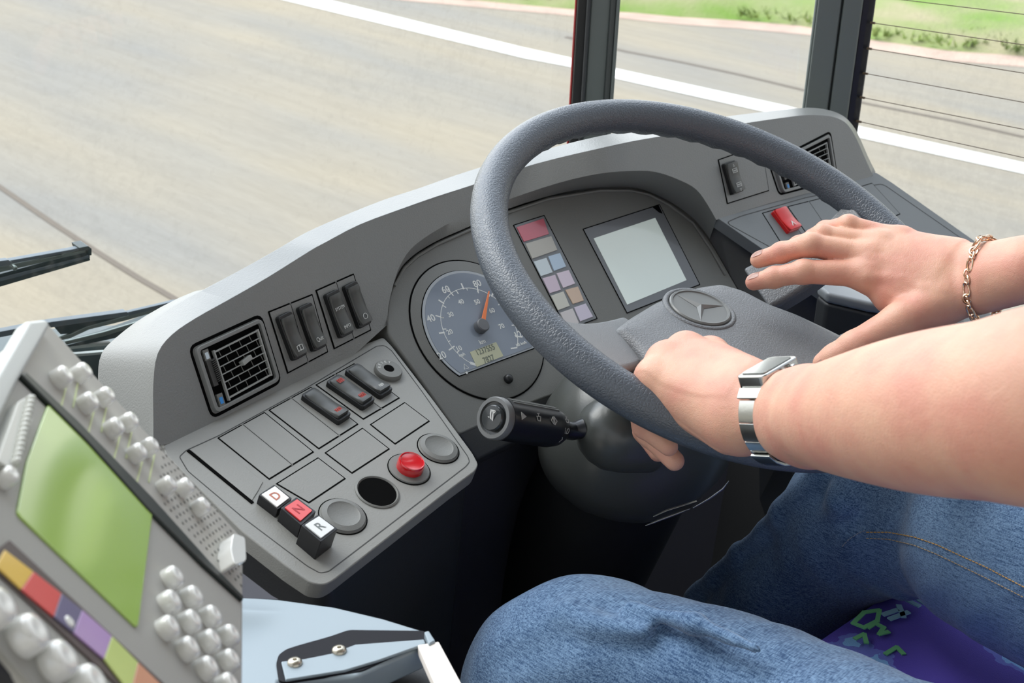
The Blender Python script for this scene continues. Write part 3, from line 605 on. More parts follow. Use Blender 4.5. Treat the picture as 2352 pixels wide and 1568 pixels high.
PIL=mat('pillar_paint',(.15,.175,.172),.45,bump=.1,scale=900); FRIT=mat('frit_black',(.012,.012,.022),.4)
def pillar(name,px,y,d,mats,z0=.5,z1=2.25,dd=None):
    root=empty(name,at((px[0],y),d)*np.array([1,1,0])+np.array([0,0,z0])); tag(root,kind='structure')
    for nm,x0,x1,m,f0,bk in mats:
        p0,p1=at((x0,y),d+f0),at((x1,y),d+f0); rd=nrm((ray(((x0+x1)/2,y))*np.array([1,1,0])))*bk
        bm=BM(); q=[p0,p1,p1+rd,p0+rd]; add_prism(bm,[(np.array([v[0],v[1],z0]),np.array([v[0],v[1],z1])) for v in q],0,0); obj(nm,bm,m,root,bevel=.003)
    return root
D1,D2=1.98,2.02
pillar('trim_1',(1310,),200,D1,[('outer_skin',1309,1317,mat('red_paint',(.5,.01,.015),.3,coat=.5),.03,.03),('gasket',1315,1342,RUB,.01,.03),('gasket_lip',1336,1346,mat('lip_dark',(.035,.04,.045),.4),.0,.03),('post',1344,1391,PIL,.006,.04),('post_edge',1389,1404,mat('pillar_groove',(.07,.08,.08),.5),.0,.04),('post_lip',1403,1411,PIL,-.004,.04)])
pillar('trim_2',(1850,),200,D2,[('post_edge',1848,1856,mat('pillar_light',(.32,.36,.35),.5),.01,.04),('post',1855,1908,PIL,.0,.05),('seam',1906,1914,mat('seam_dark',(.02,.025,.025),.6),.004,.05),('post_cover',1912,1956,PIL,-.002,.05),('frit_band',1954,1984,FRIT,.012,.01)])
tag(quadobj('ceiling',[(-1.3,-3,2.3),(1.85,-3,2.3),(1.85,1.0,2.3),(-1.3,1.0,2.3)],mat('ceiling_panel',(.6,.6,.58),.8),thick=.04),kind='structure')
GL=glassmat('window_glass',(.97,.985,.97),.0,.1)
# panes: windscreen to the left, small pane between the pillars, side pane
ws=at((1322,200),D1+.03); wr=at((1406,200),D1+.02); w2=at((1852,200),D2+.02); w3=at((1970,200),D2+.012)
def pane(name,a,b,z0,z1):
    o=quadobj(name,[(a[0],a[1],z0),(b[0],b[1],z0),(b[0],b[1],z1),(a[0],a[1],z1)],GL); return tag(o,kind='structure')
WSY=ws[1]
pane('window_1',np.array([-1.2,WSY+.02]),ws,.58,2.3); pane('window_2',wr,w2,.58,2.3); sg_=pane('window_3',w3,np.array([w3[0]+.0,-1.2]),SILL-.02,2.3)
# demister wires on the side pane
SP=Plane((w3[0],w3[1],1.),(0,-1,0),(0,0,1))
for y0,y1 in ((-8,33),(52,103),(111,168),(168,235),(223,297),(278,362)):
    x0={-8:2010,52:2001,111:1993,168:1984,223:1977,278:1969}[y0]
    a,b=SP.hit((x0,y0),-.003),SP.hit((2352,y1),-.003); b=a+(b-a)*2.2; bm=BM(); tube(bm,[a,b],.0006,6); tube(bm,[a-(b-a)*.002,a+(b-a)*.012],.0018,6); wo=obj('heating_wire',bm,mat('wire_copper',(.28,.19,.12),.5),sg_,smooth=60)
# ---------------------------------------------------------------- road
GZ=-.95; GP=zplane(GZ)
def roadmat():
    m=bpy.data.materials.new('road_asphalt'); m.use_nodes=True; nt=m.node_tree; N=nt.nodes; L=nt.links; b=N['Principled BSDF']; b.inputs['Roughness'].default_value=.9; b.inputs['Specular IOR Level'].default_value=.2
    tc=N.new('ShaderNodeTexCoord'); 
    def nz(sc,scale,det=4.):
        mp=N.new('ShaderNodeMapping'); mp.inputs['Scale'].default_value=sc; mp.inputs['Rotation'].default_value=(0,0,0); L.new(tc.outputs['Object'],mp.inputs['Vector']); t=N.new('ShaderNodeTexNoise'); t.inputs['Scale'].default_value=scale; t.inputs['Detail'].default_value=det; L.new(mp.outputs[0],t.inputs['Vector']); return t.outputs['Fac']
    n1=nz((1,.06,1),14); n2=nz((1,.25,1),1.1,2.); n3=nz((1,.12,1),60)
    r=N.new('ShaderNodeMapRange'); r.inputs['From Min'].default_value=.3; r.inputs['From Max'].default_value=.7; L.new(n2,r.inputs['Value'])
    mx=N.new('ShaderNodeMix'); mx.data_type='RGBA'; mx.inputs['A'].default_value=(.37,.32,.24,1); mx.inputs['B'].default_value=(.285,.272,.246,1); L.new(r.outputs[0],mx.inputs['Factor'])
    ad=N.new('ShaderNodeMath'); ad.operation='ADD'; L.new(n1,ad.inputs[0]); L.new(n3,ad.inputs[1])
    r2=N.new('ShaderNodeMapRange'); r2.inputs['From Min'].default_value=.75; r2.inputs['From Max'].default_value=1.25; r2.inputs['To Min'].default_value=.93; r2.inputs['To Max'].default_value=1.06; L.new(ad.outputs[0],r2.inputs['Value'])
    m2=N.new('ShaderNodeVectorMath'); m2.operation='SCALE'; L.new(mx.outputs['Result'],m2.inputs[0]); L.new(r2.outputs[0],m2.inputs['Scale']); L.new(m2.outputs[0],b.inputs['Base Color']); return m
tag(quadobj('road',[(-12,-8,GZ),(30,-8,GZ),(30,40,GZ),(-12,40,GZ)],roadmat()),kind='structure')
def ground(name,px,m,dz,kind='structure',ext0=0.,ext1=0.):
    pts=[GP.hit(p) for p in px]; o=obj(name,([p+np.array([0,0,dz]) for p in pts],[list(range(len(pts)))]),m,None,smooth=0); return tag(o,kind=kind)
lt=[(-700,-354),(500,-62),(715,-9),(1200,110),(1305,133),(1420,160),(1813,246),(1980,293),(2352,375),(2700,452)]
lb=[(-700,-336),(500,-36),(715,16),(1200,133),(1305,153),(1420,182),(1813,270),(1980,318),(2352,400),(2700,480)]
LINE=mat('line_paint',(.9,.9,.86),.7)
gp=lambda L_:[GP.hit(p)+np.array([0,0,.004]) for p in L_]
a,b=gp(lt),gp(lb); n=len(a); ml=obj('trim_3',(a+b,[[i,i+1,n+i+1,n+i] for i in range(n-1)]),LINE,None,smooth=0); ml.name='road_line'; tag(ml,kind='structure')
def crack(name,px,w):
    P=[GP.hit(p)+np.array([0,0,.003]) for p in px]; vs=[]; 
    for i,p in enumerate(P):
        d=nrm(P[min(i+1,len(P)-1)]-P[max(i-1,0)]); s=np.array([-d[1],d[0],0])*w/2; vs+=[p-s,p+s]
    o=obj(name,(vs,[[2*i,2*i+1,2*i+3,2*i+2] for i in range(len(P)-1)]),mat('joint_dark',(.17,.14,.11),.9),None,smooth=0); return tag(o,kind='structure')
crack('road_joint',[(-900,-180),(-300,230),(0,430),(120,512),(240,590),(320,640),(400,686),(520,760)],.035)
crack('road_joint',[(1300,85),(1435,118),(1560,142),(1700,172),(1837,205),(2000,240),(2200,280),(2352,315)],.05)
# kerb strip and grass verge beyond it
kt=[(-300,-190),(700,-30),(1050,2),(1180,14),(1310,26),(1430,32),(1560,44),(1700,52),(1861,66),(2008,98),(2180,122),(2352,134),(2700,180)]
kb=[(x,y+11+max(0,(x-1400)/100)) for x,y in kt]
a,b=[GP.hit(p)+np.array([0,0,.02]) for p in kt],[GP.hit(p)+np.array([0,0,.003]) for p in kb]; n=len(a); tag(obj('kerb_edge',(a+b,[[i,i+1,n+i+1,n+i] for i in range(n-1)]),mat('kerb_sand',(.62,.45,.36),.9,var=.2,vscale=3),None,smooth=0),kind='structure')
far=[p+nrm(np.array([1.0,.35,0]))*14 for p in a]
gm=mat('grass',(.2,.33,.05),.9,bump=.6,scale=30,bd=.02,col2=(.42,.37,.22),vscale=1.1,detail=6); 
gb=[]; 
NN=26; fl=[]; vs=[]
aa_=[a[0]]
def lerp_path(P,t):
    s=np.cumsum([0]+[np.linalg.norm(P[i+1]-P[i]) for i in range(len(P)-1)]); x=t*s[-1]; i=min(len(P)-2,int(np.searchsorted(s,x)-1) if x>0 else 0); i=max(i,0); k=(x-s[i])/(s[i+1]-s[i]); return P[i]*(1-k)+P[i+1]*k
for j in range(13):
    for i in range(60):
        p=lerp_path(a,i/59.); q=p+nrm(np.array([1.0,.35,0]))*14*(j/12.)**1.5; q=q+np.array([0,0,(0 if j==0 else .03+.05*rng.rand()+.06*j)]); vs.append(q)
fl=[[j*60+i,j*60+i+1,j*60+60+i+1,j*60+60+i] for j in range(12) for i in range(59)]
tag(obj('grass_verge',(vs,fl),gm,None),kind='structure')
# tussocks along the verge
bm=BM(); 
for i in range(9000):
    t=rng.rand(); p=lerp_path(a,t); e=rng.rand()**1.3*9; q=p+nrm(np.array([1.0,.35,0]))*e+np.array([0,0,.03+.04*e]); 
    if math.sin(p[1]*1.3+e*1.7)+math.sin(e*2.9-p[1]*.7)*.8<-.1: continue
    for k in range(3):
        s=.008+.012*rng.rand(); h_=.03+.06*rng.rand(); an=rng.rand()*6.28; d=np.array([math.cos(an),math.sin(an),0])*s; lean=np.array([rng.randn()*.04,rng.randn()*.04,0])
        v=[bm.verts.new(tuple(q-d)),bm.verts.new(tuple(q+d)),bm.verts.new(tuple(q+lean+np.array([0,0,h_])))]; bm.faces.new(v)
tag(obj('grass_tufts',bm,mat('grass_blade',(.3,.42,.09),.8,col2=(.14,.2,.04),vscale=1.5),None,smooth=0),'green grass tufts on the verge beyond the road','grass',kind='stuff')
# ---------------------------------------------------------------- wipers outside the windscreen
WPn=Plane((.5,1.46,1.2),(1,0,0),(0,-.12,1)); WGRY=mat('wiper_metal',(.12,.16,.19),.4); WBLK=mat('wiper_rubber',(.006,.03,.032),.4); WSIL=mat('wiper_spline',(.2,.25,.23),.35,.3)
def bars(root,L_):
    for nm,px,lo,hi,m in L_: prism(nm,WPn,px,lo,hi,m,root,bevel=.0008,ref=hi)
o1=empty('windscreen_wiper',WPn.hit((0,640)),'upper windscreen wiper ending in mid-air at the left edge','wiper',group=None)
bars(o1,[('blade_rubber',[(-260,700),(202,575),(208,598),(-260,735)],-.012,.002,WBLK),('blade_rib',[(-260,676),(203,572),(206,578),(-260,686)],.002,.006,WSIL),('blade_rib',[(-260,703),(206,586),(208,592),(-260,715)],.002,.004,WGRY),
 ('blade_spine',[(-260,668),(200,566),(203,573),(-260,676)],-.004,.004,WBLK),('yoke',[(-260,640),(25,598),(165,573),(186,568),(186,574),(60,600),(-260,660)],.002,.010,WGRY),('end_clip',[(182,569),(203,565),(211,571),(211,586),(204,588),(203,575),(184,577)],-.006,.013,WBLK),('yoke_bridge',[(-260,632),(20,597),(28,602),(24,609),(-260,650)],.008,.016,WGRY),('spline',[(-260,662),(140,585),(172,573),(174,577),(140,591),(-260,671)],.002,.006,WSIL)])
bm=BM(); q=WPn.ab((17,602)); lathe(bm,WPn.M(q[0],q[1]),[(.003,.01),(.003,.019),(.0018,.020)],12); obj('rivet',bm,WSIL,o1)
o2=empty('windscreen_wiper',WPn.hit((250,750)),'lower windscreen wiper parked behind the left end of the dashboard','wiper')
bars(o2,[('wiper_arm',[(-260,800),(0,762),(120,739),(292,716),(298,722),(292,726),(120,752),(0,775),(-260,830)],.006,.016,WGRY),('blade_rubber',[(-100,858),(120,802),(240,770),(420,705),(420,738),(250,780),(160,798),(-100,880)],-.012,.002,WBLK),('yoke',[(290,718),(400,692),(420,690),(420,696),(296,725)],.004,.01,WGRY),
 ('spline',[(130,776),(160,768),(200,750),(282,728),(420,690),(420,699),(290,736),(205,757),(162,777),(135,783)],.002,.006,WSIL),('blade_rib',[(150,784),(240,762),(420,708),(420,716),(240,772),(152,792)],.002,.005,WSIL),('yoke_plate',[(125,750),(290,724),(200,752),(165,766),(140,768)],.0,.005,WBLK)])
cw=tag(prism('trim_4',WPn.off(-.01),[(-700,905),(-100,830),(130,799),(330,786),(950,748),(950,1000),(-100,1250),(-700,1400)],-.06,.0,mat('cowl_dark',(.06,.095,.1),.4),None,bevel=.004),kind='structure')
prism('cowl_strip',WPn,[(120,799),(255,786),(255,792),(122,806)],-.004,.002,mat('strip_pale',(.55,.62,.6),.4),cw); prism('cowl_strip',WPn,[(150,815),(260,806),(260,811),(152,821)],-.004,.002,mat('strip_pale',(.55,.62,.6),.4),cw)
# ---------------------------------------------------------------- ticket machine (foreground left)
MQ=at((300,1150),.72); MP=Plane(MQ,(.574,.819,0),(-.478,.335,.812))
mach=empty('ticket_machine',MP.hit((450,1500))-MP.n*.06,'pale grey ticket machine with round white keys and green screen','ticket machine')
outl=[(92,728),(118,738),(225,832),(400,1040),(540,1205),(563,1240),(566,1330),(562,1568),(560,1800),(200,1800),(90,1568),(0,1500),(-260,1270),(-260,1000),(-160,1000),(0,960),(40,862)]
ab=PXP(MP,outl)
outl=[(100,730),(563,1238),(560,1800),(160,1640),(-330,1150)]
prism('housing',MP,[(104,733),(562,1238),(562,1330),(561,1568),(560,1850),(330,1850),(-200,1290),(-40,985)],-.075,0,MACH,mach,r=[.004,.006,.0,.0,.004,.004,.004,.004],bevel=.003,ref=0)
prism('top_ridge',MP,[(66,735),(104,731),(118,745),(40,880),(-80,1120),(-130,1070)],-.004,.006,mat('ridge_pale',(.62,.65,.63),.4),mach,bevel=.003,ref=.006)
prism('lower_fascia',MP,[(40,868),(556,1378),(556,1850),(330,1850),(-180,1290),(-60,1070)],-.001,.0012,mat('machine_lower',(.37,.365,.335),.5,bump=.05,scale=900),mach,bevel=.001)
prism('divider',MP,[(48,858),(60,852),(180,965),(350,1140),(480,1285),(560,1368),(560,1378),(470,1296),(340,1165),(200,1010)],-.001,.0035,mat('divider_black',(.012,.02,.018),.35),mach,bevel=.001)
scr=prism('lcd_window',MP,[(112,926),(352,1172),(318,1442),(40,1178),(62,1060)],.001,.0024,mat('lcd_green',(.33,.5,.1),.12,coat=1.,emit=.15),mach,r=.003,bevel=.0006); scr['label']='green display screen'
# printed lines, dimples
bm=BM()
for x,y in ((155,882),(183,868),(218,940),(248,925),(277,1000),(305,985),(328,1060),(357,1040)):
    a,b=MP.ab((x-2,y)),MP.ab((x-16,y+55+ (12 if x in (183,248,305,357) else 0))); line_bm(bm,MP,[a,b],.0011,-.0002,.0004)
obj('printed_lines',bm,mat('print_green',(.6,.66,.38),.5),mach,smooth=0)
bm=BM(); g0=MP.ab((395,1060)); stp=.0046
for i in range(-3,34):
    for j in range(-26,6):
        q=g0+np.array([j*stp*1.25,-i*stp*1.1+(j%2)*stp*.5]); P=MP.W(q[0],q[1],.0001); d=P-CAM; px_=FW/2+(d@CX)/(d@CF)*FPX; py_=FH/2-(d@CY)/(d@CF)*FPX
        edge=lambda x:1040+(x-400)*1.19
        if 368<px_<556 and py_>max(edge(px_)+14,(1160+(px_-352)*1.04-1e9)) and py_<1158+(px_-352)*1.045-22:
            lathe(bm,MP.M(q[0],q[1]),[(.0011,-.0003),(.0011,.0002),(.0004,.0005)],6)
tag(obj('dimple_pattern',bm,mat('dimple_grey',(.2,.2,.185),.5),mach,smooth=0))
# keys
def key(px,r,h,pl=MP,m=KEY,label=None):
    r*=.88; h*=.95
    c=pl.ab(px,h); bm=BM(); lathe(bm,pl.M(c[0],c[1]),[(r*1.0,-.001),(r*1.02,h*.3),(r*.98,h*.72),(r*.85,h*.93),(r*.6,h),(r*.3,h*.97),(.0003,h*.94)],22); o=obj('key',bm,m,mach,smooth=70); return o
ks=[(158,855,.0064),(203,846,.006),(218,914,.0062),(256,901,.0058),(277,972,.006),(311,959,.0058),(330,1030,.0058),(358,1016,.0056),(398,1105,.0056),(438,1109,.0056),(476,1154,.0055)]
for x,y,r in ks: key((x,y),r,.0085)
kp=[(411,1316),(405,1372),(401,1431),(456,1361),(452,1417),(447,1479),(499,1406),(497,1462),(491,1524),(541,1450),(541,1507),(537,1562)]
for x,y in kp: key((x,y),.0066,.0085)
for x,y,r in ((15,1380,.0092),(90,1441,.0092),(158,1501,.0092),(226,1556,.0092),(-60,1320,.0092)): key((x,y),r,.011)
key((163,1425),.0035,.004)
bm=BM(); rp_=PXP(MP,[(533,1225),(560,1235),(563,1290),(536,1300),(527,1262)],.008); prism_ab(bm,MP,rp_,-.001,.009,r=.004); ok=obj('paper_feed_key',bm,KEY,mach,bevel=.0025); ok['label']='long white rocker key at machine edge'
# colour strip in its recess
SPn=MP.off(.0022); cs=[((.85,.55,.08),[(12,1262),(78,1312),(50,1352),(-8,1298)]),((.78,.09,.08),[(78,1312),(142,1362),(125,1415),(50,1352)]),((.16,.14,.26),[(142,1362),(190,1400),(170,1452),(125,1415)]),((.5,.32,.62),[(190,1400),(258,1460),(240,1512),(170,1452)]),((.6,.72,.22),[(258,1460),(318,1520),(300,1590),(240,1512)]),((.72,.34,.2),[(318,1520),(390,1590),(380,1650),(300,1590)])]
prism('strip_recess',MP,[(22,1240),(400,1590),(380,1660),(300,1600),(-20,1300),(-10,1265)],.001,.0022,mat('strip_dark',(.1,.075,.07),.4),mach)
for i,(c_,q) in enumerate(cs): o=prism('colour_label',MP,q,.0022,.0032,mat('strip_%d'%i,c_,.3,coat=.4),mach,bevel=.0004)
# serrated tear bar and lower-left rim
bm=BM(); a,b=MP.ab((62,925),.006),MP.ab((28,1070),.006); d=(b-a)
prism_ab(bm,MP,[MP.ab((38,925),.006),MP.ab((55,915),.006),MP.ab((72,965),.006),MP.ab((35,1085),.006),MP.ab((-10,1060),.006)],.001,.007)
for i in range(14):
    q=a+d*(i/13.)+np.array([.0015,0]); lathe(bm,MP.M(q[0],q[1]),[(.0022,.003),(.0022,.009),(.0008,.0105)],8)
obj('tear_bar',bm,mat('tear_white',(.62,.63,.58),.3,coat=.4),mach,bevel=.0008)
key((34,1084),.005,.009)
prism('lower_rim',MP,[(-200,1290),(0,1482),(110,1568),(330,1850),(300,1870),(60,1580),(-20,1520),(-260,1340)],-.07,-.002,mat('rim_black',(.02,.02,.024),.5),mach,bevel=.004)
# mounting post of the machine
bm=BM(); q=MP.hit((420,1500))-MP.n*.1; tube(bm,[q,q-np.array([0.03,-.03,.35]),np.array([q[0]-.03,q[1]+.03,.72])],.03,20); obj('mount_post',bm,DARK,mach,smooth=60)
# ---------------------------------------------------------------- metal tray beside the console
tz=-.58+ZC; TP=Plane((0,0,tz),(1,0,0),(0,1,0))
tray=empty('metal_tray',TP.hit((700,1500)),'pale grey metal cab door top with recessed latch plate','cab door')
topx=[(380,1360),(560,1369),(640,1374),(770,1392),(880,1418),(985,1450),(998,1472),(820,1552),(640,1564),(560,1800),(380,1800)]
prism('tray_top',TP,topx,-.02,0,STEEL,tray,bevel=.003,ref=0)
prism('door_side',TP,[(640,1568),(820,1552),(998,1472),(1010,1500),(1060,1580),(1000,1900),(620,1900)],-.5,-.03,DARK,tray,bevel=.003,ref=-.03)
prism('latch_recess',TP,[(634,1524),(640,1503),(658,1490),(690,1480),(758,1461),(801,1446),(975,1448),(988,1468),(830,1540),(655,1566),(640,1562)],-.001,.0008,mat('recess_dark',(.012,.012,.016),.6,spec=.15),tray,r=.003)
prism('latch_plate',TP,[(646,1518),(656,1560),(793,1538),(870,1515),(978,1477),(974,1467),(816,1479),(760,1500),(700,1512)],.0006,.003,STEEL,tray,bevel=.0008)
for p in ((677,1517),(779,1489)):
    q=TP.ab(p,.005); bm=BM(); lathe(bm,TP.M(q[0],q[1]),[(.0052,.002),(.005,.0045),(.0035,.006),(.0015,.0062),(.0012,.005),(.0002,.005)],20); obj('screw',bm,mat('screw_metal',(.5,.46,.38),.3,1.),tray,smooth=50)
prism('edge_strip',TP,[(959,1480),(1008,1472),(1060,1568),(1110,1700),(1060,1720),(998,1568)],-.004,.004,mat('strip_white',(.92,.85,.78),.5),tray,bevel=.001)
prism('hinge_block',TP,[(974,1450),(985,1447),(1000,1470),(985,1478)],-.002,.006,STEEL,tray,bevel=.001)
pb=[at(p,1.02) for p in [(500,1290),(560,1318),(625,1368),(640,1376),(500,1372)]]; obj('inner_panel',(pb,[[0,1,2,3,4]]),mat('inner_grey',(.2,.2,.23),.5),tray,smooth=0)
# beige mat corner in the footwell
m_=[at(p,1.62) for p in [(1555,1345),(1580,1290),(1600,1330),(1640,1400),(1560,1400)]]; 
fp=zplane(.012); m_=[fp.hit(p) for p in [(1540,1420),(1576,1294),(1590,1315),(1608,1335),(1616,1360),(1640,1450)]]
o=obj('floor_mat',(m_,[list(range(len(m_)))]),mat('mat_beige',(.42,.38,.3),.9),None,smooth=0); tag(o,'small beige floor mat corner beside the brake pedal area','mat')
# ---------------------------------------------------------------- camera, light
cd=bpy.data.cameras.new('camera'); co=bpy.data.objects.new('camera',cd); C.objects.link(co)
co.matrix_world=Matrix([[CX[i],CY[i],-CF[i],CAM[i]] for i in range(3)]+[[0,0,0,1]])
cd.sensor_width=36; cd.lens=FPX/FW*36; cd.clip_start=.05; cd.clip_end=200
cd.dof.use_dof=True; cd.dof.focus_distance=1.33; cd.dof.aperture_fstop=15.
bpy.context.scene.camera=co
w=bpy.data.worlds.new('world'); bpy.context.scene.world=w; w.use_nodes=True; nt=w.node_tree; bg=nt.nodes['Background']
tc=nt.nodes.new('ShaderNodeTexCoord'); sx=nt.nodes.new('ShaderNodeSeparateXYZ'); nt.links.new(tc.outputs['Generated'],sx.inputs[0])
cr=nt.nodes.new('ShaderNodeValToRGB'); e=cr.color_ramp.elements; e[0].position=.45; e[0].color=(.3,.29,.26,1); e[1].position=.56; e[1].color=(1,1,1,1)
x=e.new(.5); x.color=(.75,.75,.72,1); x=e.new(.75); x.color=(.8,.88,1,1)
mp=nt.nodes.new('ShaderNodeMapRange'); mp.inputs['From Min'].default_value=-1; nt.links.new(sx.outputs['Z'],mp.inputs['Value']); nt.links.new(mp.outputs[0],cr.inputs[0])
dt=nt.nodes.new('ShaderNodeVectorMath'); dt.operation='DOT_PRODUCT'; dt.inputs[1].default_value=tuple(nrm((.25,.85,.5))); nt.links.new(tc.outputs['Generated'],dt.inputs[0])
m5=nt.nodes.new('ShaderNodeMapRange'); m5.interpolation_type='SMOOTHSTEP'; m5.inputs['From Min'].default_value=.35; m5.inputs['From Max'].default_value=1.; m5.inputs['To Min'].default_value=.95; m5.inputs['To Max'].default_value=4.0; nt.links.new(dt.outputs['Value'],m5.inputs['Value'])
v5=nt.nodes.new('ShaderNodeVectorMath'); v5.operation='SCALE'; nt.links.new(cr.outputs[0],v5.inputs[0]); nt.links.new(m5.outputs[0],v5.inputs['Scale']); nt.links.new(v5.outputs[0],bg.inputs['Color']); bg.inputs['Strength'].default_value=1.05
sd=bpy.data.lights.new('sun','SUN'); sd.energy=2.2; sd.angle=math.radians(38); sd.color=(1,.96,.9); so=bpy.data.objects.new('sun',sd); C.objects.link(so); so.rotation_euler=Vector((.25,-.75,-1.)).to_track_quat('-Z','Y').to_euler()
sc_=bpy.context.scene; sc_.cycles.max_bounces=6; sc_.cycles.diffuse_bounces=3; sc_.cycles.glossy_bounces=3; sc_.cycles.caustics_reflective=False; sc_.cycles.caustics_refractive=False; sc_.view_settings.view_transform='Standard'; sc_.view_settings.look='None'; sc_.view_settings.gamma=1; sc_.view_settings.exposure=0.0; sc_.view_settings.use_curve_mapping=False
# ---------------------------------------------------------------- signed-distance modelling for body and cloth
import openvdb
def cap(P,a,b,ra,rb):
    ba=b-a; l=float(ba@ba)+1e-12; t=np.clip(((P-a)@ba)/l,0,1)
    return np.linalg.norm(P-a-t[...,None]*ba,axis=-1)-(ra+(rb-ra)*t)
def ell(P,c,R):
    "ellipsoid: R rows = axes scaled by 1/radius"
    q=(P-c)@R.T; k0=np.linalg.norm(q,axis=-1); k1=np.linalg.norm(q@R,axis=-1)+1e-9; return k0*(k0-1)/k1
def smin(a,b,k):
    if k<=0: return np.minimum(a,b)
    h=np.clip(.5+.5*(b-a)/k,0,1); return b*(1-h)+a*h-k*h*(1-h)
class Prim:
    def __init__(s,a,b=None,ra=.01,rb=None,k=.006,g=0,sub=False,R=None):
        s.a=np.array(a,float); s.b=s.a if b is None else np.array(b,float); s.ra=ra; s.rb=ra if rb is None else rb; s.k=k; s.g=g; s.sub=sub; s.R=R
        m=max(s.ra,s.rb) if R is None else ra
        s.lo=np.minimum(s.a,s.b)-m; s.hi=np.maximum(s.a,s.b)+m
    def d(s,P): return ell(P,s.a,s.R) if s.R is not None else cap(P,s.a,s.b,s.ra,s.rb)
def build_sdf(prims,vs,post=None,clip=None):
    """groups: g=0 merge into the trunk; g>0 fingers merged with the trunk but kept apart from each other"""
    g=openvdb.FloatGrid(3*vs); T=48; mg=.03
    lo=np.min([p.lo for p in prims],0)-mg; hi=np.max([p.hi for p in prims],0)+mg
    i0=np.floor(lo/(vs*T)).astype(int); i1=np.ceil(hi/(vs*T)).astype(int); ar=(np.arange(T))*vs
    for i in range(i0[0],i1[0]):
        for j in range(i0[1],i1[1]):
            for k in range(i0[2],i1[2]):
                o=np.array([i,j,k])*T*vs; e=o+T*vs
                if clip is not None and (np.any(o>clip[1]) or np.any(e<clip[0])): continue
                act=[p for p in prims if np.all(p.lo-.02<e) and np.all(p.hi+.02>o)]
                if not act: continue
                cn=(o+e)/2; hd=T*vs*.87
                # quick reject
                if all(p.d(cn[None])[0]>hd+.02 for p in act): continue
                X=np.stack(np.meshgrid(o[0]+ar,o[1]+ar,o[2]+ar,indexing='ij'),-1)
                base=None; gr={}; subs=[]
                for p in act:
                    dd=p.d(X)
                    if p.sub: subs.append((dd,p.k)); continue
                    if p.g==0: base=dd if base is None else smin(base,dd,p.k)
                    else: gr.setdefault(p.g,[]).append((dd,p.k))
                fs=[]
                for q in gr.values():
                    f=q[0][0]
                    for dd,kk in q[1:]: f=smin(f,dd,kk)
                    fs.append(f)
                D=base
                if fs:
                    if D is None: D=fs[0]; fs=fs[1:]
                    else: 
                        b0=D; D=smin(b0,fs[0],.009); 
                        for f in fs[1:]: D=smin(D,smin(b0,f,.009),.0012)
                        fs=[]
                    for f in fs: D=smin(D,f,.0012)
                if D is None: continue
                for dd,kk in subs: D=-smin(-D,dd,kk)
                if post is not None: D=post(X,D)
                g.copyFromArray(np.clip(D,-3*vs,3*vs).astype(np.float32),ijk=(i*T,j*T,k*T))
    pts,quads=g.convertToQuads(0.0)
    return np.asarray(pts)*vs,np.asarray(quads)
def sdf_mesh(name,parts,m,parent,smooth_it=2,lam=.5,masks=()):
    V=[];Q=[];n=0
    for p,q in parts: V.append(p); Q.append(q+n); n+=len(p)
    V=np.concatenate(V); Q=np.concatenate(Q)[:,::-1]
    me=bpy.data.meshes.new(name); me.vertices.add(len(V)); me.vertices.foreach_set('co',V.astype(np.float32).ravel()); me.loops.add(len(Q)*4); me.polygons.add(len(Q)); me.loops.foreach_set('vertex_index',Q.astype(np.int32).ravel()); me.polygons.foreach_set('loop_start',np.arange(0,len(Q)*4,4,dtype=np.int32)); me.update(calc_edges=True); me.validate()
    e=np.zeros(len(me.edges)*2,np.int32); me.edges.foreach_get('vertices',e); e=e.reshape(-1,2); deg=np.bincount(e.ravel(),minlength=len(V))[:,None]+1e-9
    for _ in range(smooth_it):
        for l in (lam,-lam*.9 if smooth_it>3 else lam*0):
            if l==0: continue
            S=np.zeros_like(V)
            for c in range(3): S[:,c]=np.bincount(e[:,0],V[e[:,1],c],len(V))+np.bincount(e[:,1],V[e[:,0],c],len(V))
            V=V+l*(S/deg-V)
    for fn,its in masks:
        w=fn(V)[:,None]; idx=w[:,0]>0
        for _ in range(its):
            S=np.zeros_like(V)
            for c in range(3): S[:,c]=np.bincount(e[:,0],V[e[:,1],c],len(V))+np.bincount(e[:,1],V[e[:,0],c],len(V))
            V=V+.6*w*(S/deg-V)
    me.vertices.foreach_set('co',V.astype(np.float32).ravel()); me.update(); me.polygons.foreach_set('use_smooth',[True]*len(me.polygons)); me.materials.append(m)
    o=bpy.data.objects.new(name,me); C.objects.link(o)
    if parent: o.parent=parent; o.matrix_parent_inverse=parent.matrix_basis.inverted()
    return o
class Spl(Prim):
    "one limb swept along a smooth curve through (point, radius) knots"
    def __init__(s,L_,k=.01,n=5,g=0):
        P=[np.array(a,float) for a,_ in L_]; R=[r for _,r in L_]; P=[2*P[0]-P[1]]+P+[2*P[-1]-P[-2]]; R=[R[0]]+R+[R[-1]]; s.S=[]
        def cr(a,b,c,d,t): return .5*((2*b)+(-a+c)*t+(2*a-5*b+4*c-d)*t*t+(-a+3*b-3*c+d)*t**3)
        for i in range(1,len(P)-2):
            for j in range(n): s.S.append((cr(*P[i-1:i+3],j/n),cr(*R[i-1:i+3],j/n)))
        s.S.append((P[-2],R[-2])); s.k=k; s.g=g; s.sub=False; s.R=None; s.ra=max(R)
        s.lo=np.min([p-r for p,r in s.S],0); s.hi=np.max([p+r for p,r in s.S],0)
    def d(s,X):
        D=None
        for (a,ra),(b,rb) in zip(s.S,s.S[1:]):
            q=cap(X,a,b,ra,rb); D=q if D is None else np.minimum(D,q)
        return D
def schain(L_,k=.01,g=0,n=3): return [Spl(L_,k,n,g)]
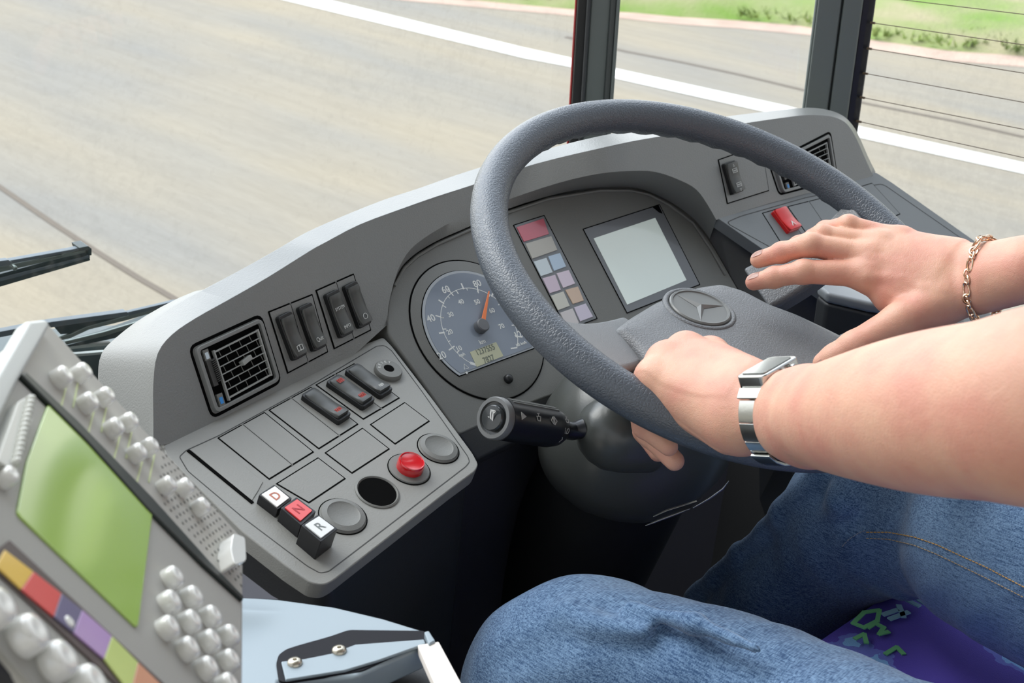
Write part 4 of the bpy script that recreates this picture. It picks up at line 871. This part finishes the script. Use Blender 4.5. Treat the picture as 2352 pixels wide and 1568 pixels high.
def chain(L_,g=0,k=.005):
    "L_: list of (point, radius)"
    return [Prim(L_[i][0],L_[i+1][0],L_[i][1],L_[i+1][1],k,g) for i in range(len(L_)-1)]
A=lambda x,y,d,r=None: (at((x,y),d),r)
# ---------------------------------------------------------------- skin
def skinmat():
    m=bpy.data.materials.new('skin'); m.use_nodes=True; nt=m.node_tree; N=nt.nodes; L=nt.links; b=N['Principled BSDF']
    b.inputs['Roughness'].default_value=.47; b.inputs['Subsurface Weight'].default_value=.25; b.inputs['Subsurface Radius'].default_value=(1,.3,.15); b.inputs['Subsurface Scale'].default_value=.004; b.inputs['Specular IOR Level'].default_value=.45
    tc=N.new('ShaderNodeTexCoord'); 
    t=N.new('ShaderNodeTexNoise'); t.inputs['Scale'].default_value=26; t.inputs['Detail'].default_value=5; L.new(tc.outputs['Object'],t.inputs['Vector'])
    r=N.new('ShaderNodeMapRange'); r.inputs['From Min'].default_value=.36; r.inputs['From Max'].default_value=.66; L.new(t.outputs['Fac'],r.inputs['Value'])
    mx=N.new('ShaderNodeMix'); mx.data_type='RGBA'; mx.inputs['A'].default_value=(.72,.41,.29,1); mx.inputs['B'].default_value=(.66,.31,.23,1); L.new(r.outputs[0],mx.inputs['Factor']); L.new(mx.outputs['Result'],b.inputs['Base Color'])
    w=N.new('ShaderNodeTexNoise'); w.inputs['Scale'].default_value=120; L.new(tc.outputs['Object'],w.inputs['Vector'])
    n4=N.new('ShaderNodeTexNoise'); n4.inputs['Scale'].default_value=75; n4.inputs['Detail'].default_value=2; n4.inputs['Distortion'].default_value=1.2; L.new(tc.outputs['Object'],n4.inputs['Vector'])
    ma=N.new('ShaderNodeVectorMath'); ma.operation='MULTIPLY_ADD'; ma.inputs[1].default_value=(.006,)*3; L.new(w.outputs['Color'],ma.inputs[0]); L.new(tc.outputs['Object'],ma.inputs[2])
    v=N.new('ShaderNodeTexVoronoi'); v.feature='DISTANCE_TO_EDGE'; v.inputs['Scale'].default_value=620; L.new(ma.outputs[0],v.inputs['Vector'])
    r3=N.new('ShaderNodeMapRange'); r3.inputs['From Max'].default_value=.2; L.new(v.outputs['Distance'],r3.inputs['Value'])
    n2=N.new('ShaderNodeTexNoise'); n2.inputs['Scale'].default_value=230; n2.inputs['Detail'].default_value=4; L.new(tc.outputs['Object'],n2.inputs['Vector'])
    ad=N.new('ShaderNodeMath'); ad.operation='MULTIPLY_ADD'; ad.inputs[1].default_value=.35; L.new(r3.outputs[0],ad.inputs[0]); 
    a4=N.new('ShaderNodeMath'); a4.operation='MULTIPLY_ADD'; a4.inputs[1].default_value=1.6; L.new(n4.outputs['Fac'],a4.inputs[0]); L.new(n2.outputs['Fac'],a4.inputs[2]); L.new(a4.outputs[0],ad.inputs[2])
    bp=N.new('ShaderNodeBump'); bp.inputs['Strength'].default_value=.35; bp.inputs['Distance'].default_value=.0006; L.new(ad.outputs[0],bp.inputs['Height']); L.new(bp.outputs[0],b.inputs['Normal']); return m
SKIN=skinmat()
driver=empty('person',(1.0,.15,.0),'person in blue jeans steering with both hands, watch on left wrist','person')
# ---- left arm and hand (nearest the camera)
LW=at((1762,945),1.075)
left=[]
left+=schain([(at((1728,942),1.09),.022),(at((1790,950),1.056),.0245),(at((1850,953),1.01),.0315),(at((1910,956),.965),.0378),(at((2060,950),.875),.0462),(at((2200,945),.82),.0502),(at((2352,938),.775),.0502),(at((2440,930),.755),.046)],k=.012,n=8)
left+=schain([(at((1728,912),1.092),.0185),(at((1790,925),1.056),.0215),(at((1860,930),1.01),.028)],k=.014)
left+=schain([(at((1718,970),1.088),.0185),(at((1790,975),1.054),.0215),(at((1860,985),1.01),.028)],k=.014)
LE=at((2440,930),.755); LS=np.array([.84,.02,1.12])
left+=[Prim(LE,LE*.45+LS*.55,.047,.052,.03)]
mc=[((1500,866),1.135,.0135),((1528,826),1.15,.0135),((1574,802),1.165,.0135),((1632,812),1.18,.013)]
carp=[((1722,965),1.09),((1722,940),1.088),((1722,915),1.09),((1725,890),1.095)]
for (p,d,r),(q,e) in zip(mc,carp): left.append(Prim(at(p,d),at(q,e),r,.019,.017))
left+= [Prim(at((1545,905),1.14),at((1680,965),1.095),.019,.023,.02),Prim(at((1560,880),1.155),at((1690,930),1.11),.02,.02,.02)]
for (p,d,r) in mc: left.append(Prim(at((p[0]+4,p[1]+4),d-.001),None,r*1.06,None,.006))
# pinky, ring, middle, index curl below the rim
fin=[[A(1500,868,1.138,.012),A(1462,918,1.178,.0102),A(1478,980,1.192,.009),A(1536,1026,1.182,.0078)],
     [A(1528,828,1.152,.0125),A(1470,900,1.205,.0108),A(1492,1000,1.222,.0098),A(1549,1058,1.205,.0086)],
     [A(1574,806,1.168,.0125),A(1500,880,1.235,.011),A(1480,990,1.25,.0098),A(1512,1038,1.24,.0085)],
     [A(1632,816,1.184,.0125),A(1560,880,1.245,.011),A(1510,960,1.265,.0095),A(1530,1010,1.262,.008)]]
for i,f in enumerate(fin): left+=chain(f,g=i+1,k=.004)
left+=chain([A(1715,880,1.115,.018),A(1690,850,1.16,.0145),A(1655,852,1.198,.012),A(1622,865,1.218,.0095)],g=5,k=.006)
# tendons and veins on the back of the hand
for (p,d,r),(q,e) in list(zip(mc,carp))[1:]:
    left.append(Prim(at(p,d-.0125),at(((p[0]+q[0])/2,(p[1]+q[1])/2),(d+e)/2-.0185),.0028,.0024,.006))
# ---- right arm and hand
right=[]; RWr=at((2240,640),1.262)
RE=np.array([1.22,.33,.96]); RS=np.array([1.2,.02,1.12])
right+=schain([(at((2190,636),1.282),.0195),(at((2245,640),1.262),.0205),(at((2352,617),1.225),.0245),(RE,.043)],k=.008)
right+=schain([(at((2190,608),1.285),.018),(at((2245,602),1.266),.0175),(at((2352,602),1.23),.0225)],k=.012)
right+=schain([(at((2190,668),1.275),.019),(at((2245,678),1.256),.018),(at((2352,634),1.22),.0225)],k=.012)
right.append(Prim(RE,RE*.45+RS*.55,.045,.052,.03))
rmc=[((1992,634),1.298,.0135),((1994,594),1.306,.0130),((2022,566),1.313,.0122),((2068,554),1.318,.0115)]
rcp=[((2185,655),1.28),((2185,632),1.284),((2185,612),1.287),((2190,594),1.29)]
for (p,d,r),(q,e) in zip(rmc,rcp): right.append(Prim(at(p,d),at(q,e),r,.0165,.014))
right+=[Prim(at((2020,630),1.303),at((2150,660),1.282),.0145,.018,.016),Prim(at((2030,600),1.31),at((2160,630),1.285),.015,.018,.016)]
rf=[[A(1996,628,1.299,.0132),A(1845,624,1.305,.0106),A(1778,637,1.318,.0093),A(1731,648,1.328,.0078)],
    [A(1996,590,1.306,.0128),A(1862,562,1.312,.0106),A(1795,580,1.328,.0092),A(1742,597,1.342,.0078)],
    [A(2024,562,1.313,.0118),A(1888,542,1.325,.0102),A(1835,565,1.345,.009),A(1800,585,1.355,.0078)],
    [A(2070,552,1.318,.0108),A(1948,517,1.33,.0092),A(1895,528,1.35,.008),A(1862,545,1.362,.007)]]
for i,f in enumerate(rf):
    right+=chain(f,g=i+1,k=.004)
    for j in (1,2): right.append(Prim(f[j][0]-(f[j][0]-CAM)/np.linalg.norm(f[j][0]-CAM)*.0012,None,f[j][1]*1.0,None,.004,i+1))
right+=chain([A(2165,690,1.27,.0185),A(2068,738,1.262,.0165),A(1962,797,1.262,.0138),A(1918,822,1.268,.0122),A(1892,834,1.272,.0098)],g=5,k=.006)
right+=[Prim(at((2045,688),1.292),at((2130,715),1.275),.0125,.016,.018),Prim(at((2080,665),1.288),at((2165,690),1.272),.016,.018,.018)]
for (p,d,r),(q,e) in zip(rmc,rcp):
    right.append(Prim(at((p[0]+3,p[1]-2),d-.0015),None,r*1.04,None,.006)); right.append(Prim(at(p,d-.0128),at((p[0]*.3+q[0]*.7,p[1]*.3+q[1]*.7),(d*.3+e*.7)-.018),.0026,.0018,.0055))
right+=chain([A(2075,640,1.2745,.0022),A(2120,662,1.2625,.0023),A(2170,668,1.2555,.002)],k=.005)
right+=chain([A(2040,670,1.28,.0016),A(2100,700,1.262,.0018),A(2160,690,1.254,.0015)],k=.005)
# ---- torso, neck, head (outside the picture, for other viewpoints)
tor=[Prim((1.02,.0,.66),(1.02,-.02,1.02),.15,.16,.06),Prim((.9,.0,.7),(.9,-.02,1.0),.11,.12,.06),Prim((1.14,0,.7),(1.14,-.02,1.0),.11,.12,.06),Prim((.86,-.01,1.11),(1.18,-.01,1.11),.07,.07,.08),
     Prim(LS,LE*.45+LS*.55,.062,.05,.04),Prim(RS,RE*.45+RS*.55,.062,.05,.04),Prim((1.02,-.02,1.12),(1.02,.0,1.26),.06,.055,.04)]
HC=np.array([1.02,.03,1.36])
tor+=[Prim(HC,None,.12,None,.03,R=np.diag([1/.078,1/.1,1/.115])),Prim(HC+[0,.05,-.07],None,.06,None,.03,R=np.diag([1/.05,1/.05,1/.05])),Prim(HC+[0,.095,.0],HC+[0,.12,-.025],.009,.014,.015),
      Prim(HC+[-.08,0,-.01],HC+[-.085,-.008,.01],.012,.014,.008),Prim(HC+[.08,0,-.01],HC+[.085,-.008,.01],.012,.014,.008),Prim(HC+[-.02,.093,-.055],HC+[.02,.093,-.055],.008,.008,.008),Prim(HC+[-.035,.085,.03],HC+[.035,.085,.03],.01,.01,.012)]
VS=.0013
bl=build_sdf(left,VS); br=build_sdf(right,VS); bt_=build_sdf(tor,.0045)
lwa=nrm(at((1910,956),.965)-at((1790,950),1.056)); lwc=at((1790,950),1.056); rwa=nrm(at((2352,617),1.225)-at((2245,640),1.262)); rwc=at((2245,640),1.262)
def m_arm(V):
    a=np.clip(((V-lwc)@lwa-.004)/.03,0,1)*(np.linalg.norm(V-lwc,axis=1)<.42)*(V[:,0]<1.0); b=np.clip(((V-rwc)@rwa+.01)/.02,0,1)*(np.linalg.norm(V-rwc,axis=1)<.4)*(V[:,0]>=1.0); return np.maximum(a,b)
def m_wr(V):
    a=np.clip(1.4-np.linalg.norm(V-at((1715,935),1.085),axis=1)/.028,0,1); b=np.clip(1.4-np.linalg.norm(V-at((2175,630),1.275),axis=1)/.028,0,1); return np.maximum(a,b)
body=sdf_mesh('body',[bl,br,bt_],SKIN,driver,smooth_it=4,masks=((m_arm,60),(m_wr,22))); body['label']='bare forearms and hands'
for s in (-1,1):
    bm=BM(); bmesh.ops.create_uvsphere(bm,u_segments=16,v_segments=10,radius=.012,matrix=Matrix.Translation(Vector(HC+[s*.031,.086,.008]))); obj('eye',bm,WHITE,driver,smooth=60)
hr=build_sdf([Prim(HC+[0,-.012,.02],None,.125,None,.03,R=np.diag([1/.086,1/.104,1/.108])),Prim(HC+[0,.12,-.06],None,.1,None,.02,sub=True)],.0045); sdf_mesh('hair',[hr],mat('hair_brown',(.05,.03,.02),.6,bump=.5,scale=200,bd=.002),driver)
sh=build_sdf([Prim(p.a,p.b,p.ra+.012,p.rb+.012,p.k) for p in tor[:6]],.005); sdf_mesh('shirt',[sh],mat('shirt_cotton',(.12,.16,.22),.8,bump=.3,scale=300),driver)
# fingernails
NAIL=mat('nail',(.78,.5,.42),.25,coat=.3)
def nail(tip,prev,r,up,w=.0062,l=.0068,back=.35,lift=.93):
    d=nrm(tip-prev); u=nrm(up-d*(up@d)); s=np.cross(d,u); c=tip-d*l*back; bm=BM(); rows=[]
    for i in range(7):
        t=-1+2*i/6; row=[]
        for j in range(7):
            q=-1+2*j/6; ww=w*math.sqrt(max(0.05,1-.55*max(0,t)**3-.35*max(0,-t)**3)); a=q*.95*ww/r
            row.append(bm.verts.new(tuple(c+d*t*l+(s*math.sin(a)+u*math.cos(a))*r*lift+u*(.0008-.0018*max(0,t)**2))))
        rows.append(row)
    for a,b in zip(rows,rows[1:]):
        for j in range(6): bm.faces.new([a[j],a[j+1],b[j+1],b[j]])
    bmesh.ops.solidify(bm,geom=bm.faces[:],thickness=.0006); obj('fingernail',bm,NAIL,driver,smooth=60)
tocam=lambda p: nrm(CAM-p)
for f in rf: 
    tp,pv=f[3][0],f[2][0]; nail(tp,pv,f[3][1]+.0006,nrm(tocam(tp)*.55+CY*.8),w=.0058,l=.0062)
tp,pv=at((1892,834),1.272),at((1930,818),1.268); nail(tp,pv,.0112,nrm(tocam(tp)*.9-CY*.35-CX*.3),w=.0075,l=.0085,back=.3)
# ---------------------------------------------------------------- wristwatch
wa=nrm(CX*.64-CF*.77+CY*.03); wc=at((1790,950),1.055)
dors=nrm(CY-wa*(CY@wa)); side=np.cross(dors,wa)
watch=empty('wristwatch',wc,'steel wristwatch with bracelet strap on the left wrist','watch')
WF=Plane(wc,side,dors)   # normal = +-wa
RWd,RTh=.0355,.035
def ringp(a,o=0.): return np.array([math.cos(a)*(RTh-.0025+o),math.sin(a)*(RWd-.0025+o)])  # angle 90 = dorsum
BAND=mat('band_steel',(.5,.5,.47),.24,1.,bump=.1,scale=300,stretch=(1,1,1)); GOLD=mat('inner_gold',(.7,.55,.3),.3,1.)
def link(a0,a1,w,t=.0026,m=BAND,name='band_link',par=None,bev=.0005,off=0.,shift=0.):
    bm=BM(); n=4; top=[];bot=[]
    for i in range(n+1):
        a=a0+(a1-a0)*i/n; top.append(ringp(a,t+off)); bot.append(ringp(a,off))
    poly=top+bot[::-1]; b=[(WF.W(p[0],p[1],-w/2+shift),WF.W(p[0],p[1],w/2+shift)) for p in poly]; add_prism(bm,b,0,0); return obj(name,bm,m,par or watch,bevel=bev)
deg=math.radians
edges=[118,96+48+4]
a=42; 
segs=[(162,189),(190,213),(214,228),(229,240),(241,252),(253,264),(265,276),(277,288),(289,300),(301,312),(313,324),(325,336),(337,352),(353,375),(376,400),(401,414)]
for i,(x,y) in enumerate(segs): link(deg(x),deg(y),.019-.0002*i)
link(deg(232),deg(290),.018,t=.0022,off=.0034,name='clasp')
# watch head
hd=Plane(WF.W(0,RWd+.0005,0),side,WF.n); hn=dors
dors2=nrm(dors*math.sin(math.radians(110))+side*math.cos(math.radians(110)))
HP=Plane(wc+dors2*(RWd-.005),np.cross(dors2,wa),-wa) # plane whose normal is +dors?
if HP.n@dors2<0: HP=Plane(HP.Q,-HP.h,HP.u)
bm=BM(); hw,hl=.0215,.0135; q=[(-hw,-hl),(hw,-hl),(hw,hl),(-hw,hl)]; prism_ab(bm,HP,q,-.003,.0075,r=.005); obj('watch_case',bm,MET,watch,bevel=.0016)
bm=BM(); prism_ab(bm,HP,[(x*.8,y*.8) for x,y in q],.007,.0082,r=.003); obj('watch_crystal',bm,mat('crystal_dark',(.3,.32,.31),.15,.6,coat=1.),watch)
for s in (-1,0,1):
    c=HP.W(s*.0095,hl if HP.u@wa>0 else -hl,.003); bm=BM(); lathe(bm,frame(c,wa),[(.0012,-.001),(.0012,.0015),(.0021,.0016),(.0023,.0042),(.0012,.0046),(.0003,.0047)],14); obj('pusher',bm,MET,watch,smooth=50)
link(deg(148),deg(161),.021,t=.0045,name='lug_link',off=.0003); link(deg(56),deg(70),.021,t=.004,name='lug_link',off=.0003)
# ---------------------------------------------------------------- chain bracelet on the right wrist
bc=at((2264,645),1.256); ba=nrm(at((2352,615),1.225)-at((2190,636),1.282)); bs=nrm(CY-ba*(CY@ba)); bf=np.cross(ba,bs)
if bf@tocam(bc)<0: bf=-bf
bm=BM(); R1_,R2_=.0385,.0272; n=44; lp=0
for i in range(n):
    a=2*math.pi*i/n; 
    if i%4==3: continue
    long_=(i%4==2); a=2*math.pi*(i+(.5 if long_ else 0))/n
    c=bc+bs*math.sin(a)*R1_+bf*math.cos(a)*R2_+ba*(.0015*math.sin(a*3)+.004*math.sin(a)); t=nrm(bs*math.cos(a)*R1_-bf*math.sin(a)*R2_); nn=nrm(np.cross(t,ba)); tw=(.5 if not long_ else .12)*(1 if i%2 else -1)
    wv=nrm(ba*math.cos(tw)+nn*math.sin(tw)); L1=.0066 if long_ else .004; pts=[c+t*L1*math.cos(x)+wv*.0033*math.sin(x) for x in np.linspace(0,2*math.pi,13)[:-1]]
    tube(bm,pts,.0011,6,closed=True)
o=obj('bracelet',bm,mat('bracelet_gold',(.86,.62,.45),.22,1.),None,smooth=60); tag(o,'thin gold chain bracelet around the right wrist','bracelet')
# ---------------------------------------------------------------- jeans
def denim():
    m=bpy.data.materials.new('denim'); m.use_nodes=True; nt=m.node_tree; N=nt.nodes; L=nt.links; b=N['Principled BSDF']; b.inputs['Roughness'].default_value=.85; b.inputs['Specular IOR Level'].default_value=.2; b.inputs['Sheen Weight'].default_value=.25
    tc=N.new('ShaderNodeTexCoord')
    def nz(sc,rot,s,d=3.):
        mp=N.new('ShaderNodeMapping'); mp.inputs['Scale'].default_value=sc; mp.inputs['Rotation'].default_value=rot; L.new(tc.outputs['Object'],mp.inputs['Vector']); t=N.new('ShaderNodeTexNoise'); t.inputs['Scale'].default_value=s; t.inputs['Detail'].default_value=d; L.new(mp.outputs[0],t.inputs['Vector']); return t.outputs['Fac']
    f1=nz((1,.12,1),(0,0,.1),900); f2=nz((.15,1,1),(0,0,.1),900); lo=nz((1,1,1),(0,0,0),7); 
    ad=N.new('ShaderNodeMath'); ad.operation='ADD'; L.new(f1,ad.inputs[0]); L.new(f2,ad.inputs[1])
    a2=N.new('ShaderNodeMath'); a2.operation='MULTIPLY_ADD'; a2.inputs[1].default_value=.8; L.new(lo,a2.inputs[0]); L.new(ad.outputs[0],a2.inputs[2])
    r=N.new('ShaderNodeMapRange'); r.inputs['From Min'].default_value=1.15; r.inputs['From Max'].default_value=1.65; L.new(a2.outputs[0],r.inputs['Value'])
    mx=N.new('ShaderNodeMix'); mx.data_type='RGBA'; mx.inputs['A'].default_value=(.03,.075,.17,1); mx.inputs['B'].default_value=(.19,.31,.48,1); L.new(r.outputs[0],mx.inputs['Factor']); L.new(mx.outputs['Result'],b.inputs['Base Color'])
    bp=N.new('ShaderNodeBump'); bp.inputs['Strength'].default_value=.5; bp.inputs['Distance'].default_value=.0008; L.new(ad.outputs[0],bp.inputs['Height']); L.new(bp.outputs[0],b.inputs['Normal']); return m
DEN=denim()
j=[]
j+=schain([(at((1345,1548),1.2),.0735),(at((1600,1580),1.14),.068),(at((1850,1690),1.08),.073),(at((2100,1830),1.0),.080),(np.array([.86,.16,.63]),.1)],k=.05)
KN=at((1345,1548),1.2); j+=[Prim(KN,(.785,.86,.14),.07,.055,.05),Prim(at((1215,1575),1.215),None,.05,None,.05)]
j+=schain([(at((1985,1185),1.42),.069),(at((2200,1218),1.33),.071),(at((2352,1290),1.26),.082),(np.array([1.14,.16,.64]),.1)],k=.05)
KR=at((1985,1185),1.42); SR=np.array([1.12,.88,.13]); j+=[Prim(KR,SR,.066,.055,.045)]
j+=[Prim((.86,.1,.62),(1.14,.1,.62),.105,.105,.06),Prim((1.0,.02,.62),(1.0,-.02,.72),.14,.14,.06)]
# folds
def fold_(pts,r,k=.012):
    for a,b in zip(pts,pts[1:]): j.append(Prim(a[0],b[0],a[1],b[1],k))
fold_([A(1948,1095,1.36,.012),A(1935,1150,1.345,.014),A(1905,1240,1.39,.013),A(1880,1300,1.45,.01)],0)
fold_([A(1895,1088,1.38,.014),A(1800,1178,1.43,.012),A(1700,1272,1.5,.01),A(1590,1372,1.58,.01)],0)
fold_([A(1990,1225,1.345,.012),A(2100,1235,1.315,.012),A(2210,1275,1.275,.012),A(2352,1350,1.19,.012)],0)
fold_([A(1950,1225,1.35,.01),A(1990,1290,1.375,.012),A(2070,1345,1.37,.012)],0)
fold_([A(1450,1400,1.125,.006),A(1600,1430,1.08,.007),A(1740,1490,1.04,.005)],0)
fold_([A(1300,1420,1.15,.009),A(1360,1440,1.13,.008),A(1480,1450,1.1,.006)],0)
fold_([A(1180,1500,1.2,.008),A(1260,1560,1.16,.009),A(1380,1600,1.13,.006)],0)
def wr(X,D):
    q=X*[1,1,1]; return D+.0016*np.sin(q[...,0]*55+np.sin(q[...,1]*21)*2+q[...,2]*38)*np.sin(q[...,1]*33+q[...,2]*17+1)+.0007*np.sin(q[...,1]*120+q[...,0]*70+np.sin(q[...,2]*60)*2)
jm=build_sdf(j,.0036,post=wr,clip=(np.array([.5,-.3,.02]),np.array([1.6,1.2,1.0])))
sdf_mesh('jeans',[jm],DEN,driver,smooth_it=2)
# seam with orange stitching on the right thigh, sitting on the fabric
allj=j
def onsurf(p,d0=.9,d1=1.7,off=.0007):
    o=CAM; r=ray(p); t=d0
    for _ in range(90):
        P=o+r*t; D=None
        for q in allj:
            dd=q.d(P[None])[0]; D=dd if D is None else float(smin(np.array(D),np.array(dd),q.k))
        D=float(wr(P[None],np.array([D]))[0])
        if D<.0004: break
        t+=max(D*.8,.0005)
        if t>2.4: return None
    return P-r*off
for nm,L_,c_ in (('orange_stitching',[(1990,1222),(2040,1222),(2100,1233),(2150,1250),(2200,1273),(2260,1300),(2352,1348)],(.65,.36,.1)),('inner_stitching',[(1990,1236),(2040,1238),(2100,1252),(2150,1272),(2200,1296),(2260,1325),(2352,1372)],(.45,.33,.2)),('pocket_stitching',[(1934,1255),(1950,1238),(1975,1222),(1988,1218)],(.3,.33,.38))):
    s=np.cumsum([0]+[math.dist(L_[i],L_[i+1]) for i in range(len(L_)-1)]); bm=BM(); x=0
    while x<s[-1]:
        pp=[(float(np.interp(v,s,[q[0] for q in L_])),float(np.interp(v,s,[q[1] for q in L_]))) for v in (x,min(x+6,s[-1]))]; P=[onsurf(p) for p in pp]
        if all(p is not None for p in P) and np.linalg.norm(P[0]-P[1])<.01: tube(bm,P,.0005,5)
        x+=8.5
    o=obj(nm,bm,mat(nm,c_,.7),driver,smooth=60)
# shoes under the dash
for x in (.785,1.12):
    s_=build_sdf([Prim((x,.9,.06),(x,1.08,.045),.045,.04,.03),Prim((x,.88,.1),None,.05,None,.04)],.004); sdf_mesh('shoe',[s_],mat('shoe_black',(.015,.015,.015),.5),driver)
# ---------------------------------------------------------------- driver seat
seat=empty('driver_seat',(1.0,.2,.0),'blue patterned driver seat cushion between the driver\'s legs','seat')
bm=BM(); cs_=roundpoly([(.72,-.3),(1.32,-.3),(1.32,.6),(.72,.6)],.07,5); prof=[(1.0,.40),(1.0,.47),(.985,.505),(.94,.53),(.8,.543),(.4,.548)]; cen=np.array([1.02,.2]); rows=[]
for s,z in prof: rows.append([bm.verts.new((cen[0]+(p[0]-cen[0])*s,cen[1]+(p[1]-cen[1])*s,z)) for p in cs_])
for a,b in zip(rows,rows[1:]):
    for i in range(len(cs_)): bm.faces.new([a[i],a[(i+1)%len(cs_)],b[(i+1)%len(cs_)],b[i]])
bm.faces.new(rows[0][::-1]); bm.faces.new(rows[-1])
def seatmat():
    m=bpy.data.materials.new('seat_moquette'); m.use_nodes=True; nt=m.node_tree; N=nt.nodes; L=nt.links; b=N['Principled BSDF']; b.inputs['Roughness'].default_value=.9; tc=N.new('ShaderNodeTexCoord')
    t=N.new('ShaderNodeTexNoise'); t.inputs['Scale'].default_value=7.5; t.inputs['Detail'].default_value=5; L.new(tc.outputs['Object'],t.inputs['Vector'])
    r=N.new('ShaderNodeValToRGB'); r.color_ramp.interpolation='CONSTANT'; e=r.color_ramp.elements; e[0].color=(.13,.09,.55,1); e[1].position=.545; e[1].color=(.2,.24,.75,1); x=e.new(.575); x.color=(.3,.6,1,1); L.new(t.outputs['Fac'],r.inputs[0]); L.new(r.outputs[0],b.inputs['Base Color'])
    n=N.new('ShaderNodeTexNoise'); n.inputs['Scale'].default_value=900; L.new(tc.outputs['Object'],n.inputs['Vector']); bp=N.new('ShaderNodeBump'); bp.inputs['Strength'].default_value=.5; bp.inputs['Distance'].default_value=.001; L.new(n.outputs['Fac'],bp.inputs['Height']); L.new(bp.outputs[0],b.inputs['Normal']); return m
cu_=obj('cushion',bm,seatmat(),seat,smooth=70)
ZP=zplane(.5452); bm=BM()
for L_ in ([(1960,1430),(1985,1405),(2020,1400),(2015,1425),(1985,1440),(1960,1430)],[(1995,1440),(2010,1430),(2030,1440),(2020,1455),(2040,1450)],[(1965,1465),(1985,1455),(1990,1475)],[(2035,1500),(2060,1485),(2075,1500)]): line_bm(bm,ZP,PXP(ZP,L_),.0045,-.001,.0003,mi=0)
for L_ in ([(2030,1410),(2060,1400)],[(2045,1420),(2085,1405)],[(2080,1375),(2110,1390)],[(2095,1368),(2125,1385)],[(2065,1390),(2075,1415)]): line_bm(bm,ZP,PXP(ZP,L_),.0055,-.001,.0003,mi=1)
obj('fabric_print',bm,[mat('print_lime',(.2,.6,.25),.9),mat('print_pale',(.3,.55,.65),.9)],cu_)
bm=BM(); prism_ab(bm,Plane((0,0,0),(1,0,0),(0,0,1)),[(.74,.52),(1.3,.52),(1.26,1.15),(.78,1.15)],.175,.31,r=.06); obj('backrest',bm,MATS['floor_vinyl'] if False else seatmat(),seat,bevel=.03)
bm=BM(); tube(bm,[(1.02,.2,.0),(1.02,.2,.4)],.16,20); obj('seat_base',bm,DARK,seat)
